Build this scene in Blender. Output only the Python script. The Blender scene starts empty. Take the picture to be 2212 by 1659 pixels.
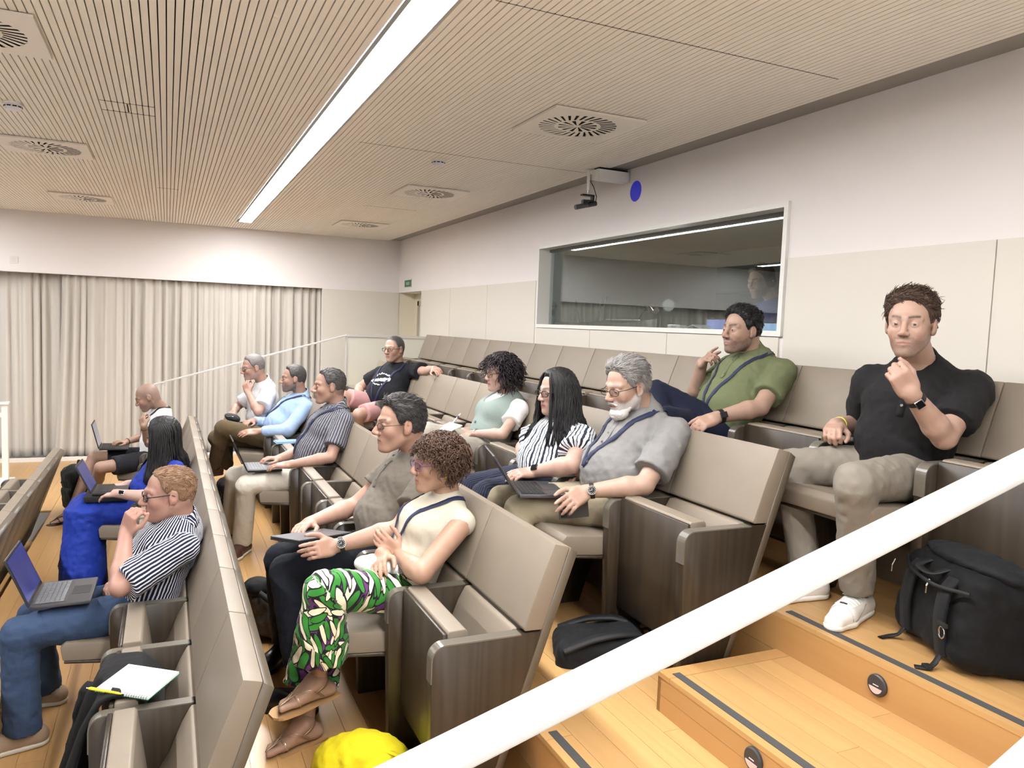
import bpy, bmesh, math, random
import numpy as np
from mathutils import Vector, Matrix
sc = bpy.context.scene
C = sc.collection
# ------------------------------------------------------------------ camera
EYE = 2.0                                   # eye height above the front floor (row one stands on z = 0)
F_PX, YAW, PITCH, ROLL = 1644.18, 0.4268, -0.0754, 0.0382
def cam_axes():
    fw = np.array([math.sin(YAW)*math.cos(PITCH), math.cos(YAW)*math.cos(PITCH), math.sin(PITCH)])
    r = np.array([math.cos(YAW), -math.sin(YAW), 0.0]); u = np.cross(r, fw)
    c, s = math.cos(ROLL), math.sin(ROLL)
    return c*r+s*u, -s*r+c*u, fw
CR, CU, CF = cam_axes()
cam = bpy.data.cameras.new('camera'); cam_o = bpy.data.objects.new('camera', cam); C.objects.link(cam_o)
cam.sensor_width = 36.0; cam.lens = F_PX/2212*36.0; cam.clip_start = .05
M = Matrix.Identity(4)
for i in range(3):
    M[i][0], M[i][1], M[i][2] = CR[i], CU[i], -CF[i]
M[2][3] = EYE
cam_o.matrix_world = M
sc.camera = cam_o
# ------------------------------------------------------------------ world, exposure
w = bpy.data.worlds.new('world'); sc.world = w; w.use_nodes = True
w.node_tree.nodes['Background'].inputs[0].default_value = (1, .95, .9, 1)
w.node_tree.nodes['Background'].inputs[1].default_value = .02
vs = sc.view_settings
vs.view_transform = 'Standard'; vs.look = 'None'; vs.gamma = 1.0; vs.use_curve_mapping = False
vs.exposure = 0.12
sc.cycles.max_bounces = 4; sc.cycles.diffuse_bounces = 3; sc.cycles.glossy_bounces = 2; sc.cycles.transmission_bounces = 4; sc.cycles.transparent_max_bounces = 8
sc.cycles.caustics_reflective = False; sc.cycles.caustics_refractive = False
STRIP_E = 78.0                              # emission of the ceiling light strips
# ------------------------------------------------------------------ measured layout (metres)
def at(px, py, ax, val):                    # point of the room seen at a pixel, on the plane ax = val
    d = CF + (px-1106)/F_PX*CR - (py-829.5)/F_PX*CU
    i = 'XYZ'.index(ax)
    t = (val - (EYE if i == 2 else 0.0))/d[i]
    p = d*t; p[2] += EYE
    return p
PITCHW = .52                                # chair spacing
ROW_T = {0: -1.0, 1: .2014, 2: 1.2212, 3: 2.207, 4: 2.9728}     # x of the top front edge of the backrests
ROW_F = {0: -.30, 1: 0.0, 2: .30, 3: .60, 4: .90}                # floor height of each row
XW = 3.25                                   # back wall
YC = 11.48                                  # curtain wall
ZC = 3.23                                   # ceiling
XF, YN = -5.2, -2.6                         # front wall, near wall
# ------------------------------------------------------------------ materials
def lin(c):
    return tuple(((v/12.92) if v <= .04045 else ((v+.055)/1.055)**2.4) for v in c)
def srgb(r, g, b): return lin((r/255, g/255, b/255))
MATS = {}
class NT:
    def __init__(s, name):
        s.m = bpy.data.materials.new(name); s.m.use_nodes = True
        s.t = s.m.node_tree; s.b = s.t.nodes['Principled BSDF']; s.out = s.t.nodes['Material Output']
    def n(s, typ, **kw):
        x = s.t.nodes.new(typ)
        for k, v in kw.items():
            if k.startswith('i_'):
                key = k[2:]; key = int(key) if key.isdigit() else key.replace('_', ' ')
                x.inputs[key].default_value = v
            else: setattr(x, k, v)
        return x
    def l(s, a, b): s.t.links.new(a, b)
    def math(s, op, a, b=None, clamp=False):
        x = s.t.nodes.new('ShaderNodeMath'); x.operation = op; x.use_clamp = clamp
        for i, v in enumerate((a, b)):
            if v is None: continue
            if isinstance(v, (int, float)): x.inputs[i].default_value = v
            else: s.l(v, x.inputs[i])
        return x.outputs[0]
    def mix(s, f, a, b):
        x = s.t.nodes.new('ShaderNodeMix'); x.data_type = 'RGBA'
        if isinstance(f, (int, float)): x.inputs[0].default_value = f
        else: s.l(f, x.inputs[0])
        for i, v in ((6, a), (7, b)):
            if isinstance(v, tuple): x.inputs[i].default_value = (*v[:3], 1)
            else: s.l(v, x.inputs[i])
        return x.outputs[2]
    def ramp(s, f, stops):
        x = s.t.nodes.new('ShaderNodeValToRGB'); e = x.color_ramp.elements
        while len(e) < len(stops): e.new(.5)
        for i, (p, c) in enumerate(stops): e[i].position = p; e[i].color = (*c[:3], 1)
        s.l(f, x.inputs[0]); return x.outputs[0]
    def coord(s, out='Object', scale=(1, 1, 1), rot=(0, 0, 0), loc=(0, 0, 0)):
        tc = s.t.nodes.new('ShaderNodeTexCoord'); mp = s.t.nodes.new('ShaderNodeMapping')
        mp.inputs['Scale'].default_value = scale; mp.inputs['Rotation'].default_value = rot; mp.inputs['Location'].default_value = loc
        s.l(tc.outputs[out], mp.inputs[0]); return mp.outputs[0]
    def noise(s, vec, scale, detail=3, rough=.5, out=0):
        x = s.t.nodes.new('ShaderNodeTexNoise'); x.inputs['Scale'].default_value = scale
        x.inputs['Detail'].default_value = detail; x.inputs['Roughness'].default_value = rough
        if vec is not None: s.l(vec, x.inputs['Vector'])
        return x.outputs[out]
    def attr(s, name, out='Fac'):
        x = s.t.nodes.new('ShaderNodeAttribute'); x.attribute_name = name; return x.outputs[out]
    def bump(s, h, strength=.3, dist=.01):
        x = s.t.nodes.new('ShaderNodeBump'); x.inputs['Strength'].default_value = strength; x.inputs['Distance'].default_value = dist
        s.l(h, x.inputs['Height']); s.l(x.outputs[0], s.b.inputs['Normal']); return x
    def set(s, col=None, rough=None, metal=None, spec=None, coat=None, sheen=None):
        b = s.b.inputs
        if col is not None:
            if isinstance(col, tuple): b['Base Color'].default_value = (*col[:3], 1)
            else: s.l(col, b['Base Color'])
        if rough is not None:
            if isinstance(rough, (int, float)): b['Roughness'].default_value = rough
            else: s.l(rough, b['Roughness'])
        if metal is not None: b['Metallic'].default_value = metal
        if spec is not None: b['Specular IOR Level'].default_value = spec
        if coat is not None: b['Coat Weight'].default_value = coat
        if sheen is not None: b['Sheen Weight'].default_value = sheen
        return s.m
def plain(name, col, rough=.6, metal=0.0, spec=.5, var=.06, nscale=40, bump=.0, world=False):
    if name in MATS: return MATS[name]
    k = NT(name); v = k.coord('Object')
    n = k.noise(v, nscale, 3)
    a = tuple(max(0, c*(1-var)) for c in col); b = tuple(min(1, c*(1+var)) for c in col)
    k.set(k.mix(n, a, b), rough, metal, spec)
    if bump: k.bump(n, bump, .004)
    MATS[name] = k.m; return k.m
def emit(name, col, strength):
    if name in MATS: return MATS[name]
    k = NT(name); k.set(tuple(c*.5 for c in col), .5)
    k.b.inputs['Emission Color'].default_value = (*col, 1); k.b.inputs['Emission Strength'].default_value = strength
    MATS[name] = k.m; return k.m
def wood(name, c1, c2, scale=1.0, axis='Y', rough=.35, objvar=.25, fine=60, spec=.5, wave=.1):
    if name in MATS: return MATS[name]
    k = NT(name)
    tc = k.n('ShaderNodeNewGeometry').outputs['Position']
    oi = k.n('ShaderNodeObjectInfo').outputs['Random']
    off = k.n('ShaderNodeCombineXYZ'); o7 = k.math('MULTIPLY', oi, 37.0)
    for i in range(3): k.l(o7, off.inputs[i])
    ad = k.n('ShaderNodeVectorMath', operation='ADD'); k.l(tc, ad.inputs[0]); k.l(off.outputs[0], ad.inputs[1])
    mp = k.n('ShaderNodeMapping'); s = {'X': (.06, 1, 1), 'Y': (1, .06, 1), 'Z': (1, 1, .06)}[axis]
    mp.inputs['Scale'].default_value = tuple(q*scale for q in s); k.l(ad.outputs[0], mp.inputs[0])
    n1 = k.noise(mp.outputs[0], 9, 4, .6); n2 = k.noise(mp.outputs[0], fine, 3, .6)
    wv = k.n('ShaderNodeTexWave', wave_type='BANDS'); wv.bands_direction = 'X' if axis != 'X' else 'Y'
    wv.inputs['Scale'].default_value = 5; wv.inputs['Distortion'].default_value = 14; wv.inputs['Detail'].default_value = 2
    k.l(mp.outputs[0], wv.inputs[0])
    f = k.math('ADD', k.math('MULTIPLY', n1, .72-wave), k.math('ADD', k.math('MULTIPLY', n2, .28), k.math('MULTIPLY', wv.outputs[1], wave)), True)
    col = k.mix(f, c1, c2)
    hs = k.n('ShaderNodeHueSaturation'); k.l(col, hs.inputs['Color'])
    k.l(k.math('ADD', k.math('MULTIPLY', oi, objvar), 1-objvar*.5), hs.inputs['Value'])
    k.set(hs.outputs[0], rough, spec=spec); k.bump(n2, .06, .002)
    MATS[name] = k.m; return k.m
# ------------------------------------------------------------------ mesh helpers
def tag(o, label=None, cat=None, group=None, kind=None):
    if label: o['label'] = label
    if cat: o['category'] = cat
    if group: o['group'] = group
    if kind: o['kind'] = kind
    return o
def empty(name, loc=(0, 0, 0), rz=0.0, **kw):
    o = bpy.data.objects.new(name, None); C.objects.link(o); o.location = loc; o.rotation_euler = (0, 0, rz)
    o.empty_display_size = .1
    return tag(o, **kw)
def link(name, me, mat=None, parent=None, loc=None, **kw):
    o = bpy.data.objects.new(name, me); C.objects.link(o)
    if mat is not None and not me.materials: me.materials.append(mat)
    if parent is not None: o.parent = parent
    if loc is not None: o.location = loc
    return tag(o, **kw)
def mesh(name, V, Fc, smooth=False, mat=None):
    me = bpy.data.meshes.new(name); me.from_pydata([tuple(map(float, v)) for v in V], [], [tuple(int(i) for i in f) for f in Fc])
    if smooth: me.polygons.foreach_set('use_smooth', [True]*len(me.polygons))
    me.update()
    if mat is not None: me.materials.append(mat)
    return me
class MB:                                   # collects simple solids into one mesh
    def __init__(s): s.v = []; s.f = []
    def add(s, V, Fc):
        o = len(s.v); s.v += [tuple(v) for v in V]; s.f += [tuple(i+o for i in f) for f in Fc]; return s
    def box(s, x0, x1, y0, y1, z0, z1):
        V = [(x0, y0, z0), (x1, y0, z0), (x1, y1, z0), (x0, y1, z0), (x0, y0, z1), (x1, y0, z1), (x1, y1, z1), (x0, y1, z1)]
        return s.add(V, [(0, 3, 2, 1), (4, 5, 6, 7), (0, 1, 5, 4), (1, 2, 6, 5), (2, 3, 7, 6), (3, 0, 4, 7)])
    def prism(s, prof, y0, y1, ax='Y'):     # profile polygon extruded along an axis
        n = len(prof)
        def P(a, b, c): return {'Y': (a, c, b), 'X': (c, a, b), 'Z': (a, b, c)}[ax]
        V = [P(a, b, y0) for a, b in prof]+[P(a, b, y1) for a, b in prof]
        Fc = [tuple(range(n)), tuple(range(2*n-1, n-1, -1))]+[((i+1) % n, i, n+i, n+(i+1) % n) for i in range(n)]
        return s.add(V, Fc)
    def tube(s, pts, r, n=8, caps=True):
        pts = [Vector(p) for p in pts]; rs = r if isinstance(r, (list, tuple)) else [r]*len(pts)
        V = []; up = None
        for i, p in enumerate(pts):
            t = (pts[min(i+1, len(pts)-1)]-pts[max(i-1, 0)]).normalized()
            if up is None: up = t.orthogonal().normalized()
            up = (up-t*up.dot(t)).normalized(); b = t.cross(up)
            for k in range(n):
                a = 2*math.pi*k/n; V.append(tuple(p+(up*math.cos(a)+b*math.sin(a))*rs[i]))
        Fc = []
        for i in range(len(pts)-1):
            for k in range(n):
                a, b2 = i*n+k, i*n+(k+1) % n; Fc.append((a, b2, b2+n, a+n))
        if caps: Fc += [tuple(range(n-1, -1, -1)), tuple(range((len(pts)-1)*n, len(pts)*n))]
        return s.add(V, Fc)
    def disc(s, c, ax, r, h, n=24, r2=None):
        ax = Vector(ax).normalized(); c = Vector(c)
        return s.tube([c, c+ax*h], [r, r if r2 is None else r2], n)
    def build(s, name, mat, parent=None, loc=None, smooth=False, bevel=0, seg=2, **kw):
        me = mesh(name, s.v, s.f, smooth, None)
        bm = bmesh.new(); bm.from_mesh(me); bmesh.ops.recalc_face_normals(bm, faces=bm.faces)
        if bevel: bmesh.ops.bevel(bm, geom=[e for e in bm.edges if e.calc_face_angle(0) > .5], offset=bevel, segments=seg, profile=.6, affect='EDGES', clamp_overlap=True)
        bm.to_mesh(me); bm.free()
        if bevel and smooth: me.polygons.foreach_set('use_smooth', [True]*len(me.polygons)); me.set_sharp_from_angle(angle=math.radians(50))
        return link(name, me, mat, parent, loc, **kw)
def copy_tree(o, parent=None):
    c = o.copy(); C.objects.link(c)
    if parent is not None: c.parent = parent
    for ch in list(o.children): copy_tree(ch, c)
    return c
UNIT = mesh('unit_board', [(-.5, -.5, -.5), (.5, -.5, -.5), (.5, .5, -.5), (-.5, .5, -.5), (-.5, -.5, .5), (.5, -.5, .5), (.5, .5, .5), (-.5, .5, .5)],
            [(0, 3, 2, 1), (4, 5, 6, 7), (0, 1, 5, 4), (1, 2, 6, 5), (2, 3, 7, 6), (3, 0, 4, 7)])
UNITS = {}
def board(name, mat, x0, x1, y0, y1, z0, z1, parent):       # a board that shares one mesh with all boards of its material
    if mat.name not in UNITS:
        me = UNIT.copy(); me.materials.append(mat); UNITS[mat.name] = me
    o = bpy.data.objects.new(name, UNITS[mat.name]); C.objects.link(o); o.parent = parent
    o.location = ((x0+x1)/2, (y0+y1)/2, (z0+z1)/2); o.scale = (x1-x0, y1-y0, z1-z0)
    return o
# ------------------------------------------------------------------ room materials
m_wall = plain('wall_paint', srgb(232, 226, 223), .8, var=.015, nscale=3)
m_panel = plain('wall_panel_lacquer', srgb(214, 208, 196), .45, var=.012, nscale=2)
m_gap = plain('shadow_gap', srgb(20, 19, 18), .9)
m_slat = plain('ceiling_slat_paint', srgb(240, 231, 217), .6, var=.025, nscale=6)
m_white = plain('white_paint', srgb(228, 226, 220), .4, var=.01)
m_grille = plain('ceiling_grille_metal', srgb(150, 143, 134), .55, var=.1, nscale=200)
m_floor = wood('beech_floor', srgb(170, 128, 78), srgb(202, 162, 108), 1.0, 'Y', .33, .16)
m_riser = wood('beech_riser', srgb(166, 122, 73), srgb(192, 150, 97), 1.0, 'Y', .35, .12)
m_bounce = plain('neutral_bounce_grey', srgb(186, 182, 176), .7, var=.02, nscale=4)  # made-up grey finish for hidden floors, keeps their bounced light neutral
m_strip = plain('antislip_rubber', srgb(66, 66, 66), .8, var=.12, nscale=300)
m_dark = plain('dark_void', srgb(24, 23, 22), .9)
m_front = plain('dark_front_wall', srgb(52, 51, 49), .85)
# ------------------------------------------------------------------ floors and tiers
def planks(parent, x0, x1, y0, y1, z, wdt=.098, seed=0, lmin=1.2, lmax=2.6, mat=None):
    rnd = random.Random(seed); n = max(1, round((x1-x0)/wdt)); wdt = (x1-x0)/n
    for i in range(n):
        y = y0
        while y < y1-1e-6:
            L = rnd.uniform(lmin, lmax)
            if y == y0: L *= rnd.uniform(.35, 1)
            e = min(y1, y+L)
            if y1-e < .35: e = y1
            board('floor_plank', mat or m_floor, x0+i*wdt+.0007, x0+(i+1)*wdt-.0007, y+.0007, e-.0007, z-.018, z, parent)
            y = e
def slab(name, x0, x1, y0, y1, z0, z1, mat=m_dark):
    return MB().box(x0, x1, y0, y1, z0, z1).build(name, mat, kind='structure')
YS = 2.25                                   # far side of the aisle steps
TIER = {2: .20, 3: 1.18, 4: 2.235}          # front edges of the tiers
TIER0, YPIT = -1.04, 8.66                   # the front row stands one tier lower, up to YPIT
floor = slab('floor', XF, XW, YN, YC+.3, -.45, -.3185, m_bounce)
MB().box(TIER0+.02, XW, YN, YC+.3, -.32, -.0185).build('sub_floor', m_bounce, floor); MB().box(XF, TIER0+.02, YPIT, YC+.3, -.32, -.0185).build('sub_floor', m_bounce, floor)
planks(floor, TIER0-.002, TIER[2]-.022, 2.6, YC+.02, 0, .109, 1, 1.6, 3.0)
planks(floor, -2.05, TIER0-.004, YPIT, YC+.02, 0, .109, 2, 1.6, 3.0)
planks(floor, -2.05, TIER0, 3.0, YPIT, -.3, .109, 3, 1.8, 3.0)
board('floor_skirt', m_white, -2.6, 2.1, YC+.02, YC+.06, -.018, .05, floor)
tier_o = {}
for k, x1 in ((2, TIER[3]), (3, TIER[4]), (4, XW)):
    z = ROW_F[k]
    o = slab('trim_%d' % k, TIER[k]+.02, x1+.02 if k < 4 else XW, YN, 9.85, ROW_F[k-1]-.01, z-.0185, m_bounce)
    tier_o[k] = o
    planks(o, TIER[k]-.002, x1-.02 if k < 4 else XW, .9, 9.85, z, .1, 10+k, 1.3, 2.6)
    zb = ROW_F[k-1]
    rnd = random.Random(k)
    for j in range(2):                      # two riser boards, one above the other
        y = .9
        while y < 9.84:
            e = min(9.85, y+rnd.uniform(1.1, 2.2))
            board('riser_board', m_riser, TIER[k], TIER[k]+.02, y+.0007, e-.0007, zb+j*.1415+.001, zb+(j+1)*.1415-.0005, o)
            y = e
    board('nosing_strip', m_strip, TIER[k]+.030, TIER[k]+.062, .9, YS-.005, z-.001, z+.0025, o)
step_o = {}
for k, (x0, x1) in {3: (.66, TIER[3]), 4: (1.664, TIER[4])}.items():      # the half steps in the aisle
    z = ROW_F[k]-.15
    o = slab('trim_%d' % (k+3), x0+.02, x1, .9, YS-.02, z-.15, z-.0185)
    step_o[k] = o
    planks(o, x0-.002, x1-.001, .9, YS-.072, z, .096, 30+k, .5, 1.1)
    board('edge_board', m_riser, x0-.002, x1-.001, YS-.07, YS, z-.018, z, o)
    board('side_board', m_riser, x0, x1-.001, YS-.02, YS-.001, z-.15, z-.019, o)
    for j in range(2):
        for a, b in ((.9, 1.45), (1.45, YS)):
            board('riser_board', m_riser, x0, x0+.02, a+.0007, b-.0007, z-.15+j*.066+.001, z-.15+(j+1)*.066-.0005, o)
    board('nosing_strip', m_strip, x0+.030, x0+.062, .9, YS-.045, z-.001, z+.0025, o)
for lab, P in (('round black step light on the upper wooden riser', at(1897, 1480, 'X', TIER[4])), ('round black step light on the lower half step at the photo\'s bottom edge', at(1630, 1640, 'X', 1.664))):
    e = empty('step_light', (P[0], P[1], P[2]), label=lab, cat='step light')
    b = MB(); b.tube([(0, 0, 0), (-.008, 0, 0), (-.012, 0, 0)], [.038, .038, .034], 32); b.build('ring', plain('step_light_black', srgb(52, 52, 54), .45), e, smooth=False)
    prof = [(.027*math.cos(a), .027*math.sin(a)) for a in [math.pi+.25+i*(math.pi-.5)/14 for i in range(15)]]
    MB().prism(prof, -.0125, -.0145, 'X').build('lens', plain('step_light_lens', srgb(206, 178, 172), .3), e)
    MB().box(-.0135, -.0121, -.011, .011, .0005, .0035).build('indicator', plain('indicator_pink', srgb(214, 190, 196), .4), e)
# ------------------------------------------------------------------ walls
ZB = 2.455                                  # top of the lacquered panels
wl = MB(); wl.box(XF, XW+.2, YC, YC+.12, ZB, ZC+.3); wl.box(2.09, XW, YC, YC+.12, -.02, ZB)
wl.box(XF, 2.3, YC+.34, YC+.4, -.02, ZC); wl.box(2.09, 2.2, YC+.1, YC+.36, -.02, ZB)
wall_left = wl.build('wall_left', m_wall, kind='structure')
board('wall_panel', m_panel, 2.093, XW-.004, YC-.012, YC, .9, ZB-.004, wall_left)
wy = lambda px, py=600: at(px, py, 'X', XW)[1]
w0, w1 = at(1704, 441, 'X', XW), at(1160, 702, 'X', XW)
WY0, WY1, WZ0, WZ1 = w0[1], w1[1]-.02, w1[2]+.005, w0[2]+.003      # window opening
d0, d1 = wy(912, 626), YC
wb = MB()
for x in ((XW, XW+.14),):
    wb.box(x[0], x[1], YN, WY0, -.02, ZC+.3); wb.box(x[0], x[1], WY0, WY1, -.02, WZ0); wb.box(x[0], x[1], WY0, WY1, WZ1, ZC+.3)
    wb.box(x[0], x[1], WY1, d0, -.02, ZC+.3); wb.box(x[0], x[1], d0, d1+.1, ZB-.005, ZC+.3)
wall_back = wb.build('wall_back', m_wall, kind='structure')
seams = [d0, wy(975, 622), wy(1055, 618), wy(1160, 610)]
ph = .012
for a, b in zip(seams[1:], seams[:-1]): board('wall_panel', m_panel, XW-ph, XW, a+.003, b-.003, .9, ZB-.004, wall_back)
lo = [wy(1160, 710), wy(1277, 710), wy(1444, 715), wy(1686, 720)]
for a, b in zip(lo[1:], lo[:-1]): board('wall_panel', m_panel, XW-ph, XW, a+.003, b-.003, .9, WZ0-.032, wall_back)
for a, b in ((wy(2158, 518), wy(1700, 556)-.02), (wy(2158, 518)-1.2, wy(2158, 518)), (-.3, wy(2158, 518)-1.2), (YN, -.3)): board('wall_panel', m_panel, XW-ph, XW, a+.003, b-.003, .9, ZB-.004, wall_back)
# door recess beside the corner
db = MB(); db.box(XW+.26, XW+.32, d0-.3, d1+.2, .8, ZB+.1); db.box(XW+.14, XW+.26, d0-.06, d0, .8, ZB+.1); db.box(XW, XW+.26, d1, d1+.06, .8, ZB+.1); db.box(XW+.14, XW+.26, d0, d1, ZB-.01, ZB+.1); db.box(XW, XW+.26, d0, d1, .8, .9)
door = db.build('door_1', plain('door_recess_cream', srgb(226, 217, 196), .5, var=.01), kind='structure')
MB().box(XW+.22, XW+.26, d0+.02, d0+.09, .9, 2.33).box(XW+.22, XW+.26, d0+.85, d0+.92, .9, 2.33).box(XW+.22, XW+.26, d0+.02, d0+.92, 2.26, 2.33).build('door_frame', plain('door_frame_grey', srgb(176, 168, 150), .5), door)
MB().box(XW+.235, XW+.258, d0+.09, d0+.85, .9, 2.26).build('door_leaf', m_panel, door, bevel=.003)
MB().box(XW+.222, XW+.235, d0+.14, d0+.17, 1.75, 1.95).build('door_handle', plain('steel', srgb(170, 170, 168), .3, 1.0), door)
slab('wall_front', XF-.1, XF, YN, YC+.4, -.1, 4.2, m_front)
slab('wall_near', XF, XW+.2, YN-.1, YN, -.1, 4.2, m_wall)
# ------------------------------------------------------------------ ceiling
XCE = -2.5                                  # the slatted ceiling ends here, towards the stage
ceiling = slab('ceiling', XCE, XW+.1, YN, YC+.1, ZC+.035, ZC+.2, m_dark)
slab('trim_8', XF, XCE+.02, YN, YC+.1, ZC+.02, ZC+.2, m_front)
slab('trim_9', XCE-.03, XCE, YN, YC+.1, ZC-.002, ZC+.02, m_slat)
SP = .0331; XS1 = 3.07
LS = ((.848, 1.003), (-2.96, -2.81))         # light strips, x range
vents = [(2.245, 4.13), (2.245, 6.98), (2.245, 9.82), (-.815, 4.15), (-.845, 6.86), (-.85, 9.68)]
slat_stuff = MB()
n = int((XS1-XCE)/SP)
for i in range(n):
    b = XS1-i*SP-.0027; a = XS1-(i+1)*SP+.0027
    y1 = YC-.003; segs = [(YN, y1)]
    for (l0, l1) in LS:
        if b > l0+.001 and a < l1-.001: segs = [(10.69, y1)]
    for s0, s1 in segs:
        if a > -2.2:
            board('ceiling_slat', m_slat, a, b, s0, s1, ZC, ZC+.03, ceiling)
        else: slat_stuff.box(a, b, s0, s1, ZC, ZC+.03)
o = slat_stuff.build('ceiling_slat', m_slat, ceiling); o['kind'] = 'stuff'
MB().box(XS1, XW, YN, YC, ZC+.012, ZC+.03).build('edge_grille', m_grille, ceiling)
for i, (a, b) in enumerate(LS):
    e = empty('ceiling_light', ((a+b)/2, 4, ZC), label=['long recessed light strip running across the slatted ceiling', 'ceiling light strip seen mirrored in the control room window'][i], cat='light')
    MB().box(-.0775, .0775, YN-4+.01, 10.69-4, .006, .012).build('diffuser', emit('light_diffuser', (.985, .985, 1.0), STRIP_E), e)
    MB().box(-.0795, -.0775, YN-4, 10.69-4, 0, .03).box(.0775, .0795, YN-4, 10.69-4, 0, .03).build('housing', m_white, e)
# thin joint lines across the slats, access panels
for (x0, x1, y) in ((1.13, 2.9, 2.768), (1.9, 2.5, 8.2), (-.1, .1, 8.4), (1.2, 3.0, 5.35)):
    board('joint', m_gap, x0, x1, y-.002, y+.002, ZC-.0008, ZC+.002, ceiling)
e = empty('access_hatch', (-.222, 5.29, ZC), label='small slatted access hatch in the ceiling left of the light strip', cat='hatch')
for y_ in (-.115, .115): MB().box(-.147, .147, y_-.003, y_+.003, -.0012, .004).build('hatch_joint', m_gap, e)
MB().box(-.004, .004, -.1, .1, -.0012, .004).build('hatch_pull', m_gap, e)
# air diffusers
m_vent = plain('vent_white', srgb(236, 228, 216), .5, var=.01)
m_vblk = plain('vent_black', srgb(10, 10, 10), .9)
def vent_parts():
    e = empty('air_diffuser')
    mb = MB(); N = 48; R = .235; q = .298; V = []; Fc = []
    for i in range(N):
        a = 2*math.pi*i/N; c, s = math.cos(a), math.sin(a); m = q/max(abs(c), abs(s))
        V += [(R*c, R*s, -.016), (m*c, m*s, -.016), (m*c, m*s, -.004)]
    for i in range(N):
        j = (i+1) % N; Fc += [(3*i, 3*i+1, 3*j+1, 3*j), (3*i+1, 3*i+2, 3*j+2, 3*j+1)]
    mb.add(V, Fc); mb.build('face_plate', m_vent, e)
    MB().disc((0, 0, -.006), (0, 0, 1), .24, .004, 32).build('dark_core', m_vblk, e)
    rb = MB(); V = []; Fc = []
    for i in range(N):
        a = 2*math.pi*i/N
        for r in (.118, .14): V.append((r*math.cos(a), r*math.sin(a), -.015))
    for i in range(N): j = (i+1) % N; Fc.append((2*i, 2*i+1, 2*j+1, 2*j))
    rb.add(V, Fc); rb.disc((0, 0, -.015), (0, 0, 1), .022, .004, 16); rb.build('ring', m_vent, e)
    def blade(r0, r1, w0, w1, sk): return mesh('blade', [(r0, -w0, -.0155), (r1, -w1+sk, -.0155), (r1, w1+sk, -.0145), (r0, w0, -.0145)], [(0, 1, 2, 3)], mat=m_vent)
    b1, b2 = blade(.135, .24, .0085, .0165, .035), blade(.018, .122, .0028, .019, .012)
    for i in range(30):
        o = link('blade', b1, None, e); o.rotation_euler = (0, 0, 2*math.pi*i/30)
    for i in range(12):
        o = link('blade', b2, None, e); o.rotation_euler = (0, 0, 2*math.pi*i/12)
    return e
v0 = vent_parts()
vl = ['square air diffuser in the ceiling right of the light strip, nearest of three', 'square air diffuser right of the light strip, middle of three', 'square air diffuser right of the light strip, farthest near the corner',
      'square air diffuser cut off by the top left corner of the photo', 'square air diffuser left of the light strip, middle of three', 'square air diffuser left of the light strip, farthest near the curtain wall']
for i, (x, y) in enumerate(vents):
    o = v0 if i == 0 else copy_tree(v0); o.location = (x, y, ZC); tag(o, vl[i], 'vent', 'ceiling air diffusers')
# smoke detectors
for lab, x, y in (('white smoke detector on the ceiling right of the light strip', 1.855, 5.57), ('white smoke detector on the ceiling at the left edge', -.853, 5.55)):
    e = empty('smoke_detector', (x, y, ZC), label=lab, cat='smoke detector')
    MB().tube([(0, 0, 0), (0, 0, -.014), (0, 0, -.016)], [.055, .055, .05], 28).build('base', m_white, e)
    MB().tube([(0, 0, -.016), (0, 0, -.03), (0, 0, -.042), (0, 0, -.046)], [.048, .047, .038, .02], 28).build('sensor_head', plain('detector_white', srgb(226, 226, 230), .4), e)
    for k in range(10):
        a = 2*math.pi*k/10; c, s = math.cos(a), math.sin(a); t = Vector((-s, c, 0)); r = Vector((c, s, 0))*.0475
        p = [r+t*.011+Vector((0, 0, -.021)), r-t*.011+Vector((0, 0, -.021)), r-t*.011+Vector((0, 0, -.028)), r+t*.011+Vector((0, 0, -.028))]
        link('slot', mesh('slot', [tuple(q) for q in p]+[tuple(q*1.02) for q in p], [(0, 1, 2, 3), (4, 7, 6, 5)], mat=m_vblk), None, e)
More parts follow.
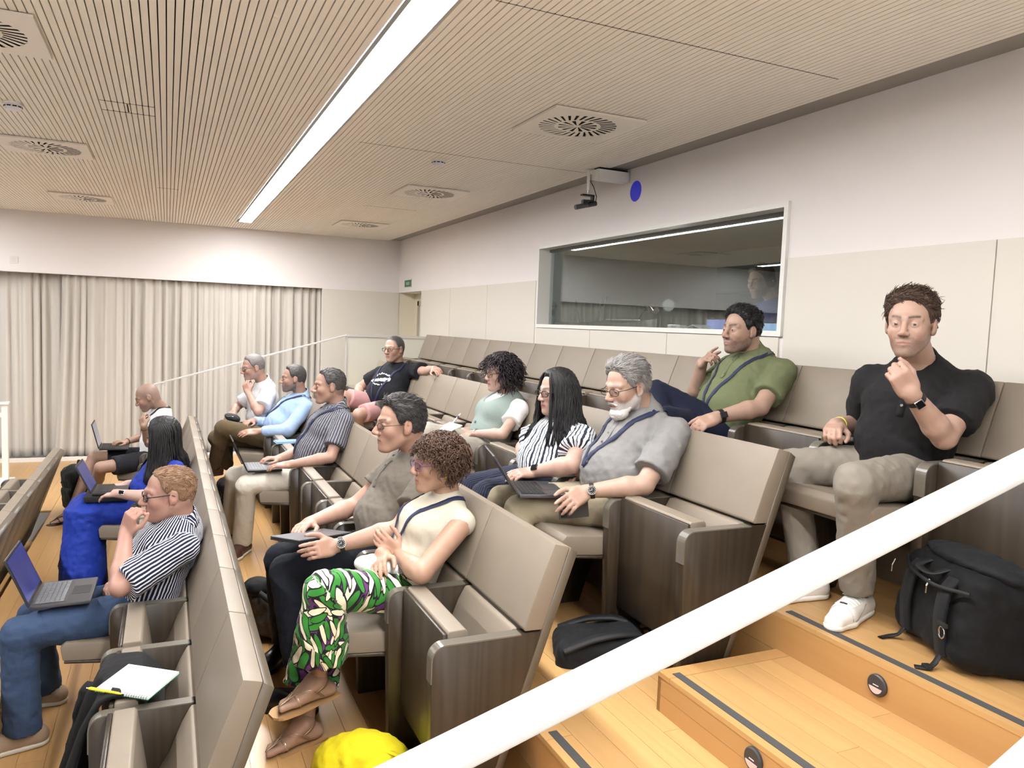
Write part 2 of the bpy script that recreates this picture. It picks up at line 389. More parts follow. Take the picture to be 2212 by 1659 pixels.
# ------------------------------------------------------------------ curtain
m_curt = NT('curtain_fabric'); v = m_curt.coord('Object', (1, 1, .3)); n_ = m_curt.noise(v, 500, 2)
m_curt.set(m_curt.mix(m_curt.noise(v, 2, 2), srgb(196, 190, 180), srgb(206, 200, 191)), .85, sheen=.2); m_curt.bump(n_, .15, .002); m_curt = m_curt.m
def curtain(name, x0, x1, yb, seed, label, nf, flare=0.0):
    rnd = np.random.RandomState(seed); nx = int((x1-x0)/.011); nz = 22
    xs = np.linspace(x0, x1, nx); ph = np.cumsum(np.interp(np.linspace(0, 1, nx), np.linspace(0, 1, nf*2), rnd.uniform(.35, 1.9, nf*2))); ph = ph/ph[-1]*nf*2*math.pi
    amp = np.interp(np.linspace(0, 1, nx), np.linspace(0, 1, nf), rnd.uniform(.35, 1.5, nf))
    ph2 = rnd.uniform(0, 6)
    V = []; top, bot = ZB+.03, .045
    for j in range(nz):
        t = j/(nz-1); z = top+(bot-top)*t
        pinch = .55+.45*min(1, t*3.2)
        y = yb+pinch*(.045*amp*np.sin(ph+.5*np.sin(ph*.31+ph2)+.25*t)+.012*np.sin(2.3*ph+1+ph2)*(1-.6*t)+.012*np.sin(.23*ph+ph2))
        x = xs+.008*np.cos(ph)*pinch+flare*(t**1.5)*np.exp(-(xs-x0)/.25)*-1
        V += [(a, b, z+.006*math.sin(c) if j == nz-1 else z) for a, b, c in zip(x, y, ph)]
    Fc = [(j*nx+i, j*nx+i+1, (j+1)*nx+i+1, (j+1)*nx+i) for j in range(nz-1) for i in range(nx-1)]
    o = link(name, mesh(name, V, Fc, True, m_curt), None, label=label, cat='curtain', group='curtains over the side window')
    s = o.modifiers.new('thick', 'SOLIDIFY'); s.thickness = .002
    return o
xs_ = at(133, 620, 'Y', YC+.1)[0]
curtain('curtain', xs_, 2.085, YC+.13, 3, 'long pleated off-white curtain panel behind the seated audience', 30, .1)
curtain('curtain', XF+.5, xs_+.10, YC+.255, 5, 'pleated off-white curtain panel at the left edge of the photo', 24)
MB().box(XF, 2.09, YC+.05, YC+.25, ZB+.03, ZB+.06).build('curtain_track', m_white, label='white curtain track under the upper wall', cat='curtain track')
p = at(30, 561, 'Y', YC)
e = empty('wall_plate', (p[0], YC, p[2]), label='small pale blank plate on the wall above the curtain', cat='wall plate')
MB().box(-.045, .045, -.008, 0, -.045, .045).build('cover', plain('plate_cream', srgb(226, 220, 214), .6), e, bevel=.004)
MB().box(-.03, .03, -.0095, -.008, -.03, .03).build('insert', plain('plate_insert', srgb(220, 214, 208), .6), e)
# exit sign
g0, g1 = at(874, 605, 'X', XW-.006), at(888, 620, 'X', XW-.006)
e = empty('exit_sign', (XW-.006, (g0[1]+g1[1])/2, (g0[2]+g1[2])/2), label='small green SALIDA exit sign on the wall above the door', cat='sign')
gw, gh = abs(g0[1]-g1[1])/2, abs(g0[2]-g1[2])/2
MB().box(0, .006, -gw, gw, -gh, gh).build('plate', plain('sign_green', srgb(20, 104, 62), .4), e)
MB().box(-.001, 0, -gw, gw, gh-.008, gh).box(-.001, 0, -gw, gw, -gh, -gh+.008).box(-.001, 0, -gw, -gw+.008, -gh, gh).box(-.001, 0, gw-.008, gw, -gh, gh).build('border', m_white, e)
def text_obj(name, txt, size, mat, parent, loc, rot, sx=1.0):
    cu = bpy.data.curves.new(name, 'FONT'); cu.body = txt; cu.size = size; cu.align_x = 'CENTER'; cu.align_y = 'CENTER'; cu.extrude = .0004
    t = bpy.data.objects.new('tmp', cu); C.objects.link(t)
    dg = bpy.context.evaluated_depsgraph_get(); me = bpy.data.meshes.new_from_object(t.evaluated_get(dg)); bpy.data.objects.remove(t)
    me.name = name; me.materials.clear(); me.materials.append(mat)
    o = link(name, me, None, parent, loc); o.rotation_euler = rot; o.scale = (sx, 1, 1); return o
text_obj('lettering', 'SALIDA', gh*1.15, m_white, e, (-.002, 0, 0), (math.pi/2, 0, -math.pi/2), .78)
# ------------------------------------------------------------------ control room window
win = empty('window_1', (XW, (WY0+WY1)/2, WZ0), kind='structure')
def wbx(name, mat, x0, x1, y0, y1, z0, z1, bevel=0):
    cy = (WY0+WY1)/2
    return MB().box(x0-XW, x1-XW, y0-cy, y1-cy, z0-WZ0, z1-WZ0).build(name, mat, win, bevel=bevel)
fw_ = .035
wbx('frame_sill', m_white, XW-.022, XW+.14, WY0-.02, WY1+.02, WZ0-.028, WZ0+.004)
wbx('frame_head', m_white, XW-.0215, XW+.139, WY0+.012, WY1-.012, WZ1-.02, WZ1+.012)
wbx('frame_jamb', m_white, XW-.022, XW+.139, WY0-.02, WY0+.012, WZ0+.004, WZ1+.012)
wbx('frame_jamb', m_white, XW-.022, XW+.139, WY1-.012, WY1+.02, WZ0+.004, WZ1+.012)
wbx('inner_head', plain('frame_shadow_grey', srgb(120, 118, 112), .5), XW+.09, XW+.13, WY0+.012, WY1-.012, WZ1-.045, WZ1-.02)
gk = NT('window_glass'); tr = gk.n('ShaderNodeBsdfTransparent'); tr.inputs[0].default_value = (.80, .84, .83, 1)
gl = gk.n('ShaderNodeBsdfGlossy'); gl.inputs['Roughness'].default_value = .0; gl.inputs[0].default_value = (.95, 1, 1, 1)
mx = gk.n('ShaderNodeMixShader'); mx.inputs[0].default_value = .13; gk.l(tr.outputs[0], mx.inputs[1]); gk.l(gl.outputs[0], mx.inputs[2]); gk.l(mx.outputs[0], gk.out.inputs[0])
wbx('pane', gk.m, XW+.105, XW+.111, WY0+.01, WY1-.01, WZ0, WZ1-.02)
# dark control room behind it
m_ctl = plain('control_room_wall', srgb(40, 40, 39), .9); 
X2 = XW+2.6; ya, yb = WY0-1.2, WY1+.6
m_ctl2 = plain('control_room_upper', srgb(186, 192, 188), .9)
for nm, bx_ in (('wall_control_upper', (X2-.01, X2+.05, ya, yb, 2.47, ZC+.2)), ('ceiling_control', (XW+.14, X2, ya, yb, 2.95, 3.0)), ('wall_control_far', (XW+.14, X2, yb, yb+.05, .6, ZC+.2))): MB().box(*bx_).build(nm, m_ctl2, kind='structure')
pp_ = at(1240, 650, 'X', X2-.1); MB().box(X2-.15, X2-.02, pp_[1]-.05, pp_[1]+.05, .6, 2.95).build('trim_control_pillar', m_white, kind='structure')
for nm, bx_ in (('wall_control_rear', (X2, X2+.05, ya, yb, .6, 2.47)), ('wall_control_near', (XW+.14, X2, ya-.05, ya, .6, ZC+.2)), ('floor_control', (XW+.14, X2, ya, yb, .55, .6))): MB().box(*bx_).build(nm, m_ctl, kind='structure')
# ------------------------------------------------------------------ chairs
def leather(name, c1, c2):
    k = NT(name); v = k.coord('Object'); oi = k.n('ShaderNodeObjectInfo').outputs['Random']
    vo = k.n('ShaderNodeTexVoronoi', feature='DISTANCE_TO_EDGE'); vo.inputs['Scale'].default_value = 380; k.l(v, vo.inputs['Vector'])
    n = k.noise(v, 9, 3); col = k.mix(n, c1, c2)
    hs = k.n('ShaderNodeHueSaturation'); k.l(col, hs.inputs['Color']); k.l(k.math('ADD', k.math('MULTIPLY', oi, .06), .97), hs.inputs['Value'])
    k.set(hs.outputs[0], .5, spec=.4); k.bump(k.math('ADD', k.math('MULTIPLY', vo.outputs[0], 2.0), k.noise(v, 14, 2)), .12, .002)
    MATS[name] = k.m; return k.m
m_leather = leather('taupe_leather', srgb(122, 111, 97), srgb(132, 120, 105))
m_cw = wood('smoked_oak', srgb(38, 31, 23), srgb(64, 54, 42), 1.6, 'Z', .38, .1, 90, wave=.34)
m_cb = wood('grey_oak_board', srgb(78, 69, 57), srgb(94, 84, 70), 1.6, 'Y', .42, .08, 90)
m_cap = wood('grey_oak_cap', srgb(84, 79, 70), srgb(106, 100, 90), 1.6, 'X', .3, .06, 90)
LX = lambda z, x0=.057: x0-.34*(.944-z)     # slope of the back board
W = PITCHW
def panel_prof():
    P = [(-.42, 0.0), (-.438, .60)]
    for i in range(9):
        a = math.pi-i*math.pi/16; P.append((-.388+.05*math.cos(a), .605+.05*math.sin(a)))
    return P+[(LX(.655), .655), (LX(0), 0.0)]
def cap_prof():
    top = [(-.4385, .53), (-.4385, .60)]+[(-.388+.0505*math.cos(a), .605+.0505*math.sin(a)) for a in [math.pi-i*math.pi/16 for i in range(9)]]+[(-.118, .6555)]
    inn = [(-.4345, .53), (-.4345, .60)]+[(-.388+.046*math.cos(a), .605+.046*math.sin(a)) for a in [math.pi-i*math.pi/16 for i in range(9)]]+[(-.118, .651)]
    return top, inn
def pm(name, prof, y0, y1, mat, bevel=.0, seg=2):
    b = MB().prism(prof, y0, y1); o = b.build(name, mat, None, bevel=bevel, seg=seg, smooth=bevel > 0); me = o.data; bpy.data.objects.remove(o); return me
def capmesh(y0, y1):
    top, inn = cap_prof(); n = len(top); V = []
    for y in (y0, y1): V += [(a, y, b) for a, b in top]+[(a, y, b) for a, b in inn]
    Fc = []
    for i in range(n-1): Fc += [(i, i+1, 2*n+i+1, 2*n+i), (i, n+i, n+i+1, i+1), (2*n+i, 2*n+i+1, 3*n+i+1, 3*n+i)]
    return mesh('armrest_cap', V, Fc, False, m_cap)
back_p = [(0, .9585), (-.055, .82), (-.108, .672), (-.104, .662), (LX(.66)+.002, .66), (LX(.944), .944)]
lumb_p = [(-.122, .652), (-.150, .60), (-.19, .50), (-.25, .40), (-.24, .36), (LX(.38), .37), (LX(.652), .652)]
board_p = [(.0575, .9435), (.088, .922), (LX(.1, .0865), .1), (LX(.1), .1)]
pad_up = [(-.362, .664), (-.356, .671), (-.297, .673), (-.288, .664), (-.262, .48), (-.232, .25), (-.30, .185), (-.362, .19)]
shell_up = [(-.378, .664), (-.363, .664), (-.363, .18), (-.30, .165), (-.31, .152), (-.37, .165), (-.378, .18)]
pad_dn = [(-.628, .412), (-.637, .475), (-.615, .497), (-.40, .478), (-.24, .455), (-.19, .43), (-.19, .385), (-.4, .392)]
shell_dn = [(-.622, .400), (-.622, .411), (-.4, .391), (-.19, .384), (-.19, .366), (-.4, .374)]
sy0, sy1 = .026, W-.026
CM = dict(back=pm('backrest', back_p, .0022, W-.0022, m_leather, .007), back_end=pm('backrest', back_p, -.037, W-.0022, m_leather, .007),
          lumb=pm('lumbar_cushion', lumb_p, .024, W-.024, m_leather, .012), board=pm('back_board', board_p, .0006, W-.0006, m_cb, .002, 1), board_end=pm('back_board', board_p, -.04, W-.0006, m_cb, .002, 1),
          padu=pm('seat_pad', pad_up, sy0, sy1, m_leather, .006), shellu=pm('seat_shell', shell_up, sy0-.001, sy1+.001, m_cw, .002, 1),
          padd=pm('seat_pad', pad_dn, sy0, sy1, m_leather, .008), shelld=pm('seat_shell', shell_dn, sy0-.001, sy1+.001, m_cw, .002, 1),
          side=pm('side_panel', panel_prof(), -.0225, .0225, m_cw, .002, 1), side_end=pm('side_panel', panel_prof(), -.0405, .006, m_cw, .002, 1),
          cap=capmesh(-.0228, .0228), cap_end=capmesh(-.0408, .0063),
          beam=None)
ORD = ['first', 'second', 'third', 'fourth', 'fifth', 'sixth', 'seventh', 'eighth', 'ninth', 'tenth', 'eleventh', 'twelfth', 'thirteenth', 'fourteenth', 'fifteenth', 'sixteenth']
RN = {0: 'front row', 1: 'second row', 2: 'third row', 3: 'fourth row', 4: 'back row'}
CHAIR = {}
def chair(row, i, y, down, end, far):
    n = {0: 12, 1: 12, 2: 12, 3: 12, 4: 15}[row]
    st = 'seat folded down' if down else 'seat folded up'
    lab = 'taupe chair, %s from the %s in the %s, %s' % (ORD[i] if row else ORD[n-1-i], 'aisle' if row else 'far end', RN[row], st)
    e = empty('auditorium_chair', (ROW_T[row], y, ROW_F[row]), label=lab, cat='chair', group='chairs of the %s' % RN[row])
    L = lambda nm, me: link(nm, me, None, e)
    L('backrest', CM['back_end' if end else 'back']); L('back_board', CM['board_end' if end else 'board']); L('lumbar_cushion', CM['lumb'])
    L('seat_pad', CM['padd' if down else 'padu']); L('seat_shell', CM['shelld' if down else 'shellu'])
    s = L('side_panel', CM['side_end' if end else 'side']); link('armrest_cap', CM['cap_end' if end else 'cap'], None, s)
    if far:
        s = L('side_panel', CM['side']); s.location = (0, W, 0); link('armrest_cap', CM['cap'], None, s)
    CHAIR[row, i] = e; return e
ROW_Y = {0: 2.269, 1: 2.269, 2: 2.309, 3: 2.315, 4: 9.184-15*W}
ROW_N = {0: 12, 1: 12, 2: 12, 3: 12, 4: 15}
SIT = {0: [], 1: [3, 7, 11], 2: [1, 2, 6, 9, 10], 3: [1, 2, 4, 9], 4: [1, 3]}
for r in range(5):
    for i in range(ROW_N[r]):
        chair(r, i, ROW_Y[r]+i*W, i in SIT[r], i == 0 and r != 4, i == ROW_N[r]-1)
def seat_y(r, i): return ROW_Y[r]+(i+.5)*W
# ------------------------------------------------------------------ handrails, parapet
m_rail = plain('rail_white', srgb(192, 190, 185), .45, var=.01)
zr = lambda x: EYE-.513+.296*(x-1.097)
def rail(name, x0, x1, y0, y1, zf, th, parent, bevel=.006):
    return MB().prism([(x0, zf(x0)), (x1, zf(x1)), (x1, zf(x1)-th), (x0, zf(x0)-th)], y0, y1).build(name, m_rail, parent, bevel=bevel, seg=3, smooth=True)
e = empty('handrail', (0, 0, 0), label='broad white handrail slanting across the foreground beside the wooden steps', cat='handrail')
rail('rail_bar', -.9, 3.1, 1.1, 1.2, zr, .02, e)
for x in (-.7, 2.95):
    zf = .0 if x < 0 else .9
    MB().box(x-.02, x+.02, 1.13, 1.17, zf, zr(x)-.018).build('post', m_rail, e, bevel=.003)
q = at(2190, 1642, 'Y', 1.15)
rail('lower_bar', 1.72, 3.1, 1.12, 1.18, lambda x: q[2]+.42*(x-q[0]), .02, e)
MB().box(2.93, 2.97, 1.13, 1.17, .9, 1.2).build('stub', m_rail, e)
YP = 9.88
z0 = at(750, 722, 'Y', YP); z1 = at(335, 828, 'Y', YP)
e = empty('handrail', (0, 0, 0), label='thin white handrail sloping in front of the curtain on the far side', cat='handrail')
sl = (z0[2]-z1[2])/(z0[0]-z1[0])
rail('rail_bar', -.15, z0[0], YP-.022, YP+.022, lambda x: z0[2]+sl*(x-z0[0]), .022, e, .004)
MB().box(-.06, -.03, YP-.015, YP+.015, 0, z0[2]+sl*(-.045-z0[0])-.02).build('post', m_rail, e, bevel=.003)
m_par = plain('parapet_lacquer', srgb(206, 206, 194), .4, var=.01)
par = MB().box(z0[0], XW, YP-.02, YP+.03, ROW_F[3], z0[2]-.03).build('trim_1', m_par, kind='structure')
MB().box(z0[0]-.012, XW, YP-.035, YP+.045, z0[2]-.03, z0[2]).build('cap_rail', m_rail, par)
MB().box(z0[0]-.014, z0[0], YP-.03, YP+.04, ROW_F[3]-.3, z0[2]-.03).build('corner_post', m_rail, par)
# ------------------------------------------------------------------ implicit surfaces (bodies, clothes, bags)
f32 = np.float32
def vec(*a): return np.array(a if len(a) > 1 else a[0], dtype=np.float64)
def unit(v): v = np.asarray(v, float); return v/max(1e-9, np.linalg.norm(v))
_rs = np.random.RandomState(11); _NM = [(_rs.randn(3, 3), _rs.uniform(0, 6, 3)) for _ in range(5)]
def snoise(P, freq, seed=0):                # smooth pseudo noise in about -1..1
    out = 0
    for i in range(3):
        A, o = _NM[(i+seed) % 5]; q = P@(A.T*freq).astype(P.dtype)+(o+seed*1.7).astype(P.dtype)
        out = out+np.sin(q[:, 0]+1.3*np.sin(q[:, 1]))*np.cos(q[:, 2]+.7*np.sin(q[:, 0]*.5))
    return out/2.0
class SDF:
    def __init__(s): s.p = []; s.cuts = []; s.disp = None
    def _a(s, fn, lo, hi, k, op, tid): s.p.append((fn, np.asarray(lo, f32), np.asarray(hi, f32), k, op, tid)); return s
    def rc(s, a, b, ra, rb, k=.015, lat=None, op='u', tid=0, flat=False):
        a, b = vec(a), vec(b); R = max(ra, rb)*(lat[1] if lat else 1)
        lo, hi = np.minimum(a, b)-R, np.maximum(a, b)+R
        if lat: L = unit(lat[0]); S = np.eye(3)-np.outer(L, L)*(1-1/lat[1])
        else: S = np.eye(3)
        a2, b2 = S@a, S@b; ab = b2-a2; l2 = max(1e-12, ab@ab); ln = math.sqrt(l2); S_ = S.astype(f32)
        def fn(P):
            Q = P@S_.T-a2.astype(f32); t = (Q@ab.astype(f32))/f32(l2); tc = np.clip(t, 0, 1)
            if flat:
                d = np.linalg.norm(Q-t[:, None]*ab.astype(f32), axis=1)-(ra+(rb-ra)*tc)
                return np.maximum(d, np.maximum(-t, t-1)*ln)
            return np.linalg.norm(Q-tc[:, None]*ab.astype(f32), axis=1)-(ra+(rb-ra)*tc)
        return s._a(fn, lo, hi, k, op, tid)
    def chain(s, pts, rs, k=.015, **kw):
        for i in range(len(pts)-1): s.rc(pts[i], pts[i+1], rs[i], rs[i+1], k, **kw)
        return s
    def ell(s, c, rad, R=None, k=.015, op='u', tid=0):
        c = vec(c); rad = vec(rad); R = np.eye(3) if R is None else np.asarray(R)     # columns of R are the axes
        m = np.abs(R)@rad; r_ = rad.astype(f32); R_ = R.astype(f32); c_ = c.astype(f32)
        def fn(P):
            q = ((P-c_)@R_)/r_; k0 = np.linalg.norm(q, axis=1); k1 = np.linalg.norm(q/r_, axis=1)+1e-9
            return k0*(k0-1)/k1
        return s._a(fn, c-m, c+m, k, op, tid)
    def box(s, c, half, R=None, r=.01, k=.01, op='u', tid=0):
        c = vec(c); h = vec(half); R = np.eye(3) if R is None else np.asarray(R); m = np.abs(R)@h; h_ = (h-r).astype(f32); R_ = R.astype(f32); c_ = c.astype(f32)
        def fn(P):
            q = np.abs((P-c_)@R_)-h_
            return np.linalg.norm(np.maximum(q, 0), axis=1)+np.minimum(q.max(1), 0)-f32(r)
        return s._a(fn, c-m, c+m, k, op, tid)
    def func(s, fn, lo, hi, k=.01, op='u', tid=0): return s._a(fn, lo, hi, k, op, tid)
    def cut(s, p, n): s.cuts.append((vec(p).astype(f32), unit(n).astype(f32))); return s     # removes the side n points to
    def bounds(s):
        lo = np.min([p[1] for p in s.p if p[4] == 'u'], 0); hi = np.max([p[2] for p in s.p if p[4] == 'u'], 0); return lo, hi
    def ev(s, P, ids=False):
        P = np.ascontiguousarray(P, dtype=f32); D = np.full(len(P), .09, f32); T = np.zeros(len(P), np.int16)
        for fn, lo, hi, k, op, tid in s.p:
            m = .055+k
            I = np.nonzero(np.all((P > lo-m) & (P < hi+m), axis=1))[0]
            if not len(I): continue
            d = fn(P[I]).astype(f32); c = D[I]
            if op == 'u':
                if ids: T[I[d < c]] = tid
                h = np.maximum(k-np.abs(d-c), 0)/k if k > 0 else 0
                D[I] = np.minimum(d, c)-h*h*k*.25
            else:
                d = -d; h = np.maximum(k-np.abs(d-c), 0)/k
                if ids and tid: T[I[d > c]] = tid
                D[I] = np.maximum(d, c)+h*h*k*.25
        if s.disp is not None: D = D+s.disp(P).astype(f32)
        for p, n in s.cuts: D = np.maximum(D, (P-p)@n)
        return (D, T) if ids else D
    def ev_cells(s, Cc, O, H):              # values at the points Cc[:, None] + O, primitives culled cell by cell
        Cc = Cc.astype(f32); n, m = len(Cc), len(O); D = np.full((n, m), .09, f32); O = O.astype(f32)
        for fn, lo, hi, k, op, tid in s.p:
            g = k+3.2*H
            I = np.nonzero(np.all((Cc > lo-g) & (Cc < hi+g), axis=1))[0]
            if not len(I): continue
            I = I[fn(Cc[I]) < g]
            if not len(I): continue
            d = fn((Cc[I][:, None]+O).reshape(-1, 3)).astype(f32).reshape(-1, m); c = D[I]
            if op == 'u': h = np.maximum(k-np.abs(d-c), 0)/k; D[I] = np.minimum(d, c)-h*h*(k*.25)
            else: d = -d; h = np.maximum(k-np.abs(d-c), 0)/k; D[I] = np.maximum(d, c)+h*h*(k*.25)
        if s.disp is not None or s.cuts:
            P = (Cc[:, None]+O).reshape(-1, 3); D = D.ravel()
            if s.disp is not None: D = D+s.disp(P).astype(f32)
            for p, nn in s.cuts: D = np.maximum(D, (P-p)@nn)
        return D.reshape(n, m)
    def grad(s, P, h=.003):
        return np.stack([s.ev(P+np.eye(3)[i]*h)-s.ev(P-np.eye(3)[i]*h) for i in range(3)], 1)
    def snap(s, P, off=.003, it=4):         # moves points to the surface, off above it
        P = np.array(P, float)
        for _ in range(it):
            g = s.grad(P); g /= np.linalg.norm(g, axis=1, keepdims=True)+1e-9
            P = P-g*np.clip(s.ev(P)-off, -.03, .03)[:, None]
        return P
    def mesh(s, res, relax=1):
        lo, hi = s.bounds(); lo = lo-2.5*res; hi = hi+2.5*res
        cN = 4; H = res*cN
        nc = np.ceil((hi-lo)/H).astype(int)+1
        gx = [lo[i]+(np.arange(nc[i])+.5)*H for i in range(3)]
        G = np.stack(np.meshgrid(*gx, indexing='ij'), -1).reshape(-1, 3)
        d = s.ev(G).reshape(nc)
        act = np.abs(d) < H*1.25
        fn = nc*cN
        D = np.repeat(np.repeat(np.repeat(d, cN, 0), cN, 1), cN, 2).astype(f32)
        ci = np.argwhere(act); o1 = np.array([(a, b, c) for a in range(cN) for b in range(cN) for c in range(cN)])
        val = s.ev_cells(G.reshape(*nc, 3)[ci[:, 0], ci[:, 1], ci[:, 2]], (o1+.5-cN/2)*res, H)
        D6 = D.reshape(nc[0], cN, nc[1], cN, nc[2], cN)
        D6[ci[:, 0], :, ci[:, 1], :, ci[:, 2], :] = val.reshape(-1, cN, cN, cN)
        neg = D < 0
        n8 = sum(neg[a:fn[0]-1+a, b:fn[1]-1+b, c:fn[2]-1+c].astype(np.int8) for a in (0, 1) for b in (0, 1) for c in (0, 1))
        cells = np.argwhere((n8 > 0) & (n8 < 8))
        cid = np.full(fn-1, -1, np.int32); cid[cells[:, 0], cells[:, 1], cells[:, 2]] = np.arange(len(cells))
        off = np.array([(a, b, c) for a in (0, 1) for b in (0, 1) for c in (0, 1)])
        val = np.stack([D[cells[:, 0]+o[0], cells[:, 1]+o[1], cells[:, 2]+o[2]] for o in off], 1)
        acc = np.zeros((len(cells), 3)); cnt = np.zeros(len(cells))
        for i in range(8):
            for j in range(i+1, 8):
                if np.abs(off[i]-off[j]).sum() != 1: continue
                a, b = val[:, i], val[:, j]; m = (a < 0) != (b < 0)
                t = np.where(m, a/np.where(m, a-b, 1), 0)
                acc += np.where(m[:, None], off[i]+t[:, None]*(off[j]-off[i]), 0); cnt += m
        V = lo+(cells+acc/np.maximum(cnt, 1)[:, None]+.5)*res
        Q = []
        for ax in range(3):
            sl0 = [slice(None)]*3; sl1 = [slice(None)]*3; sl0[ax] = slice(0, -1); sl1[ax] = slice(1, None)
            A = neg[tuple(sl0)]; B = neg[tuple(sl1)]; E = np.argwhere(A != B)
            u, v = (ax+1) % 3, (ax+2) % 3
            ok = (E[:, u] > 0) & (E[:, v] > 0) & (E[:, u] < fn[u]-1) & (E[:, v] < fn[v]-1); E = E[ok]
            if not len(E): continue
            fl = A[E[:, 0], E[:, 1], E[:, 2]]
            def g(du, dv):
                c = E.copy(); c[:, u] += du; c[:, v] += dv; return cid[c[:, 0], c[:, 1], c[:, 2]]
            q = np.stack([g(-1, -1), g(0, -1), g(0, 0), g(-1, 0)], 1)
            q = np.where(fl[:, None], q, q[:, ::-1]); Q.append(q[(q >= 0).all(1)])
        Q = np.concatenate(Q)
        for _ in range(relax):
            S = np.zeros_like(V); N = np.zeros(len(V))
            for a, b in ((0, 1), (1, 2), (2, 3), (3, 0)):
                for i_, j_ in ((Q[:, a], Q[:, b]), (Q[:, b], Q[:, a])):
                    N += np.bincount(i_, minlength=len(V))
                    for c in range(3): S[:, c] += np.bincount(i_, V[j_, c], minlength=len(V))
            V = V*.5+.5*S/np.maximum(N, 1)[:, None]
        return V, Q
def np_mesh(name, V, Q, mat=None, col=None, attrs=None, org=(0, 0, 0), matidx=None):
    me = bpy.data.meshes.new(name); V = np.asarray(V, float)-np.asarray(org, float); n, m = len(V), len(Q); k = Q.shape[1]
    me.vertices.add(n); me.vertices.foreach_set('co', V.astype(f32).ravel())
    me.loops.add(m*k); me.loops.foreach_set('vertex_index', Q.astype(np.int32).ravel())
    me.polygons.add(m); me.polygons.foreach_set('loop_start', np.arange(0, m*k, k, dtype=np.int32)); me.polygons.foreach_set('loop_total', np.full(m, k, np.int32))
    me.polygons.foreach_set('use_smooth', np.ones(m, bool))
    if matidx is not None: me.polygons.foreach_set('material_index', matidx.astype(np.int32))
    me.update(calc_edges=True)
    if col is not None:
        a = me.color_attributes.new('Col', 'FLOAT_COLOR', 'POINT'); a.data.foreach_set('color', np.concatenate([col, np.ones((n, 1))], 1).astype(f32).ravel())
    for kk, v in (attrs or {}).items():
        if v.ndim == 1: a = me.attributes.new(kk, 'FLOAT', 'POINT'); a.data.foreach_set('value', v.astype(f32))
        else: a = me.attributes.new(kk, 'FLOAT_VECTOR', 'POINT'); a.data.foreach_set('vector', v.astype(f32).ravel())
    for x in (mat if isinstance(mat, (list, tuple)) else [mat]):
        if x is not None: me.materials.append(x)
    return me
def join(parts):                            # [(V, Q, extra...)] -> one vertex and face array
    Vs, Qs, o = [], [], 0
    for V, Q in parts: Vs.append(V); Qs.append(Q+o); o += len(V)
    return np.concatenate(Vs), np.concatenate(Qs)
# ------------------------------------------------------------------ people
def skin_material():
    k = NT('skin'); v = k.coord('Object')
    c = k.attr('Col', 'Color'); n = k.noise(v, 45, 4, .6); n2 = k.noise(v, 900, 2)
    hs = k.n('ShaderNodeHueSaturation'); k.l(c, hs.inputs['Color']); k.l(k.math('ADD', k.math('MULTIPLY', n, .16), .92), hs.inputs['Value'])
    k.set(hs.outputs[0], .48, spec=.35)
    k.bump(n2, .12, .0008); return k.m
m_skin = skin_material()
def colmat(name, rough, spec=.5):
    k = NT(name); k.set(k.attr('Col', 'Color'), rough, spec=spec); return k.m
m_eye = colmat('eye_gloss', .12)
def hairmat(name, c1, c2, rough=.45):
    if name in MATS: return MATS[name]
    k = NT(name); v = k.coord('Object', (1, 1, .25)); n = k.noise(v, 260, 3, .6); n2 = k.noise(v, 25, 2)
    k.set(k.mix(k.math('ADD', k.math('MULTIPLY', n, .7), k.math('MULTIPLY', n2, .3)), c1, c2), rough, spec=.4); k.bump(n, .6, .004)
    MATS[name] = k.m; return k.m
def cloth(name, col, rough=.85, weave=900, wr=.25, stripes=None, sheen=.02, col2=None):
    """stripes = (period, list of (end fraction, colour)) along the 'uv' attribute"""
    if name in MATS: return MATS[name]
    k = NT(name); v = k.coord('Object'); n = k.noise(v, 7, 2); n2 = k.noise(v, weave, 2); n3 = k.noise(v, 26, 3, .55)
    if stripes:
        per, st = stripes
        uv = k.n('ShaderNodeSeparateXYZ'); k.l(k.attr('cuv', 'Vector'), uv.inputs[0])
        fr = k.math('FRACT', k.math('DIVIDE', k.math('ADD', uv.outputs[0], k.math('MULTIPLY', k.math('SUBTRACT', n3, .5), per*.25)), per))
        x = k.t.nodes.new('ShaderNodeValToRGB'); x.color_ramp.interpolation = 'CONSTANT'; e = x.color_ramp.elements
        while len(e) < len(st): e.new(.5)
        for i, (p, c) in enumerate(st): e[i].position = p; e[i].color = (*c, 1)
        k.l(fr, x.inputs[0]); base = x.outputs[0]
    else:
        base = k.mix(n, tuple(c*.95 for c in col), tuple(min(1, c*1.05) for c in col)) if not col2 else k.mix(n2, col, col2)
    k.set(base, rough, spec=.25, sheen=sheen)
    k.bump(k.math('ADD', k.math('MULTIPLY', n2, .12), k.math('MULTIPLY', n3, 1.0)), wr, .012)
    MATS[name] = k.m; return k.m
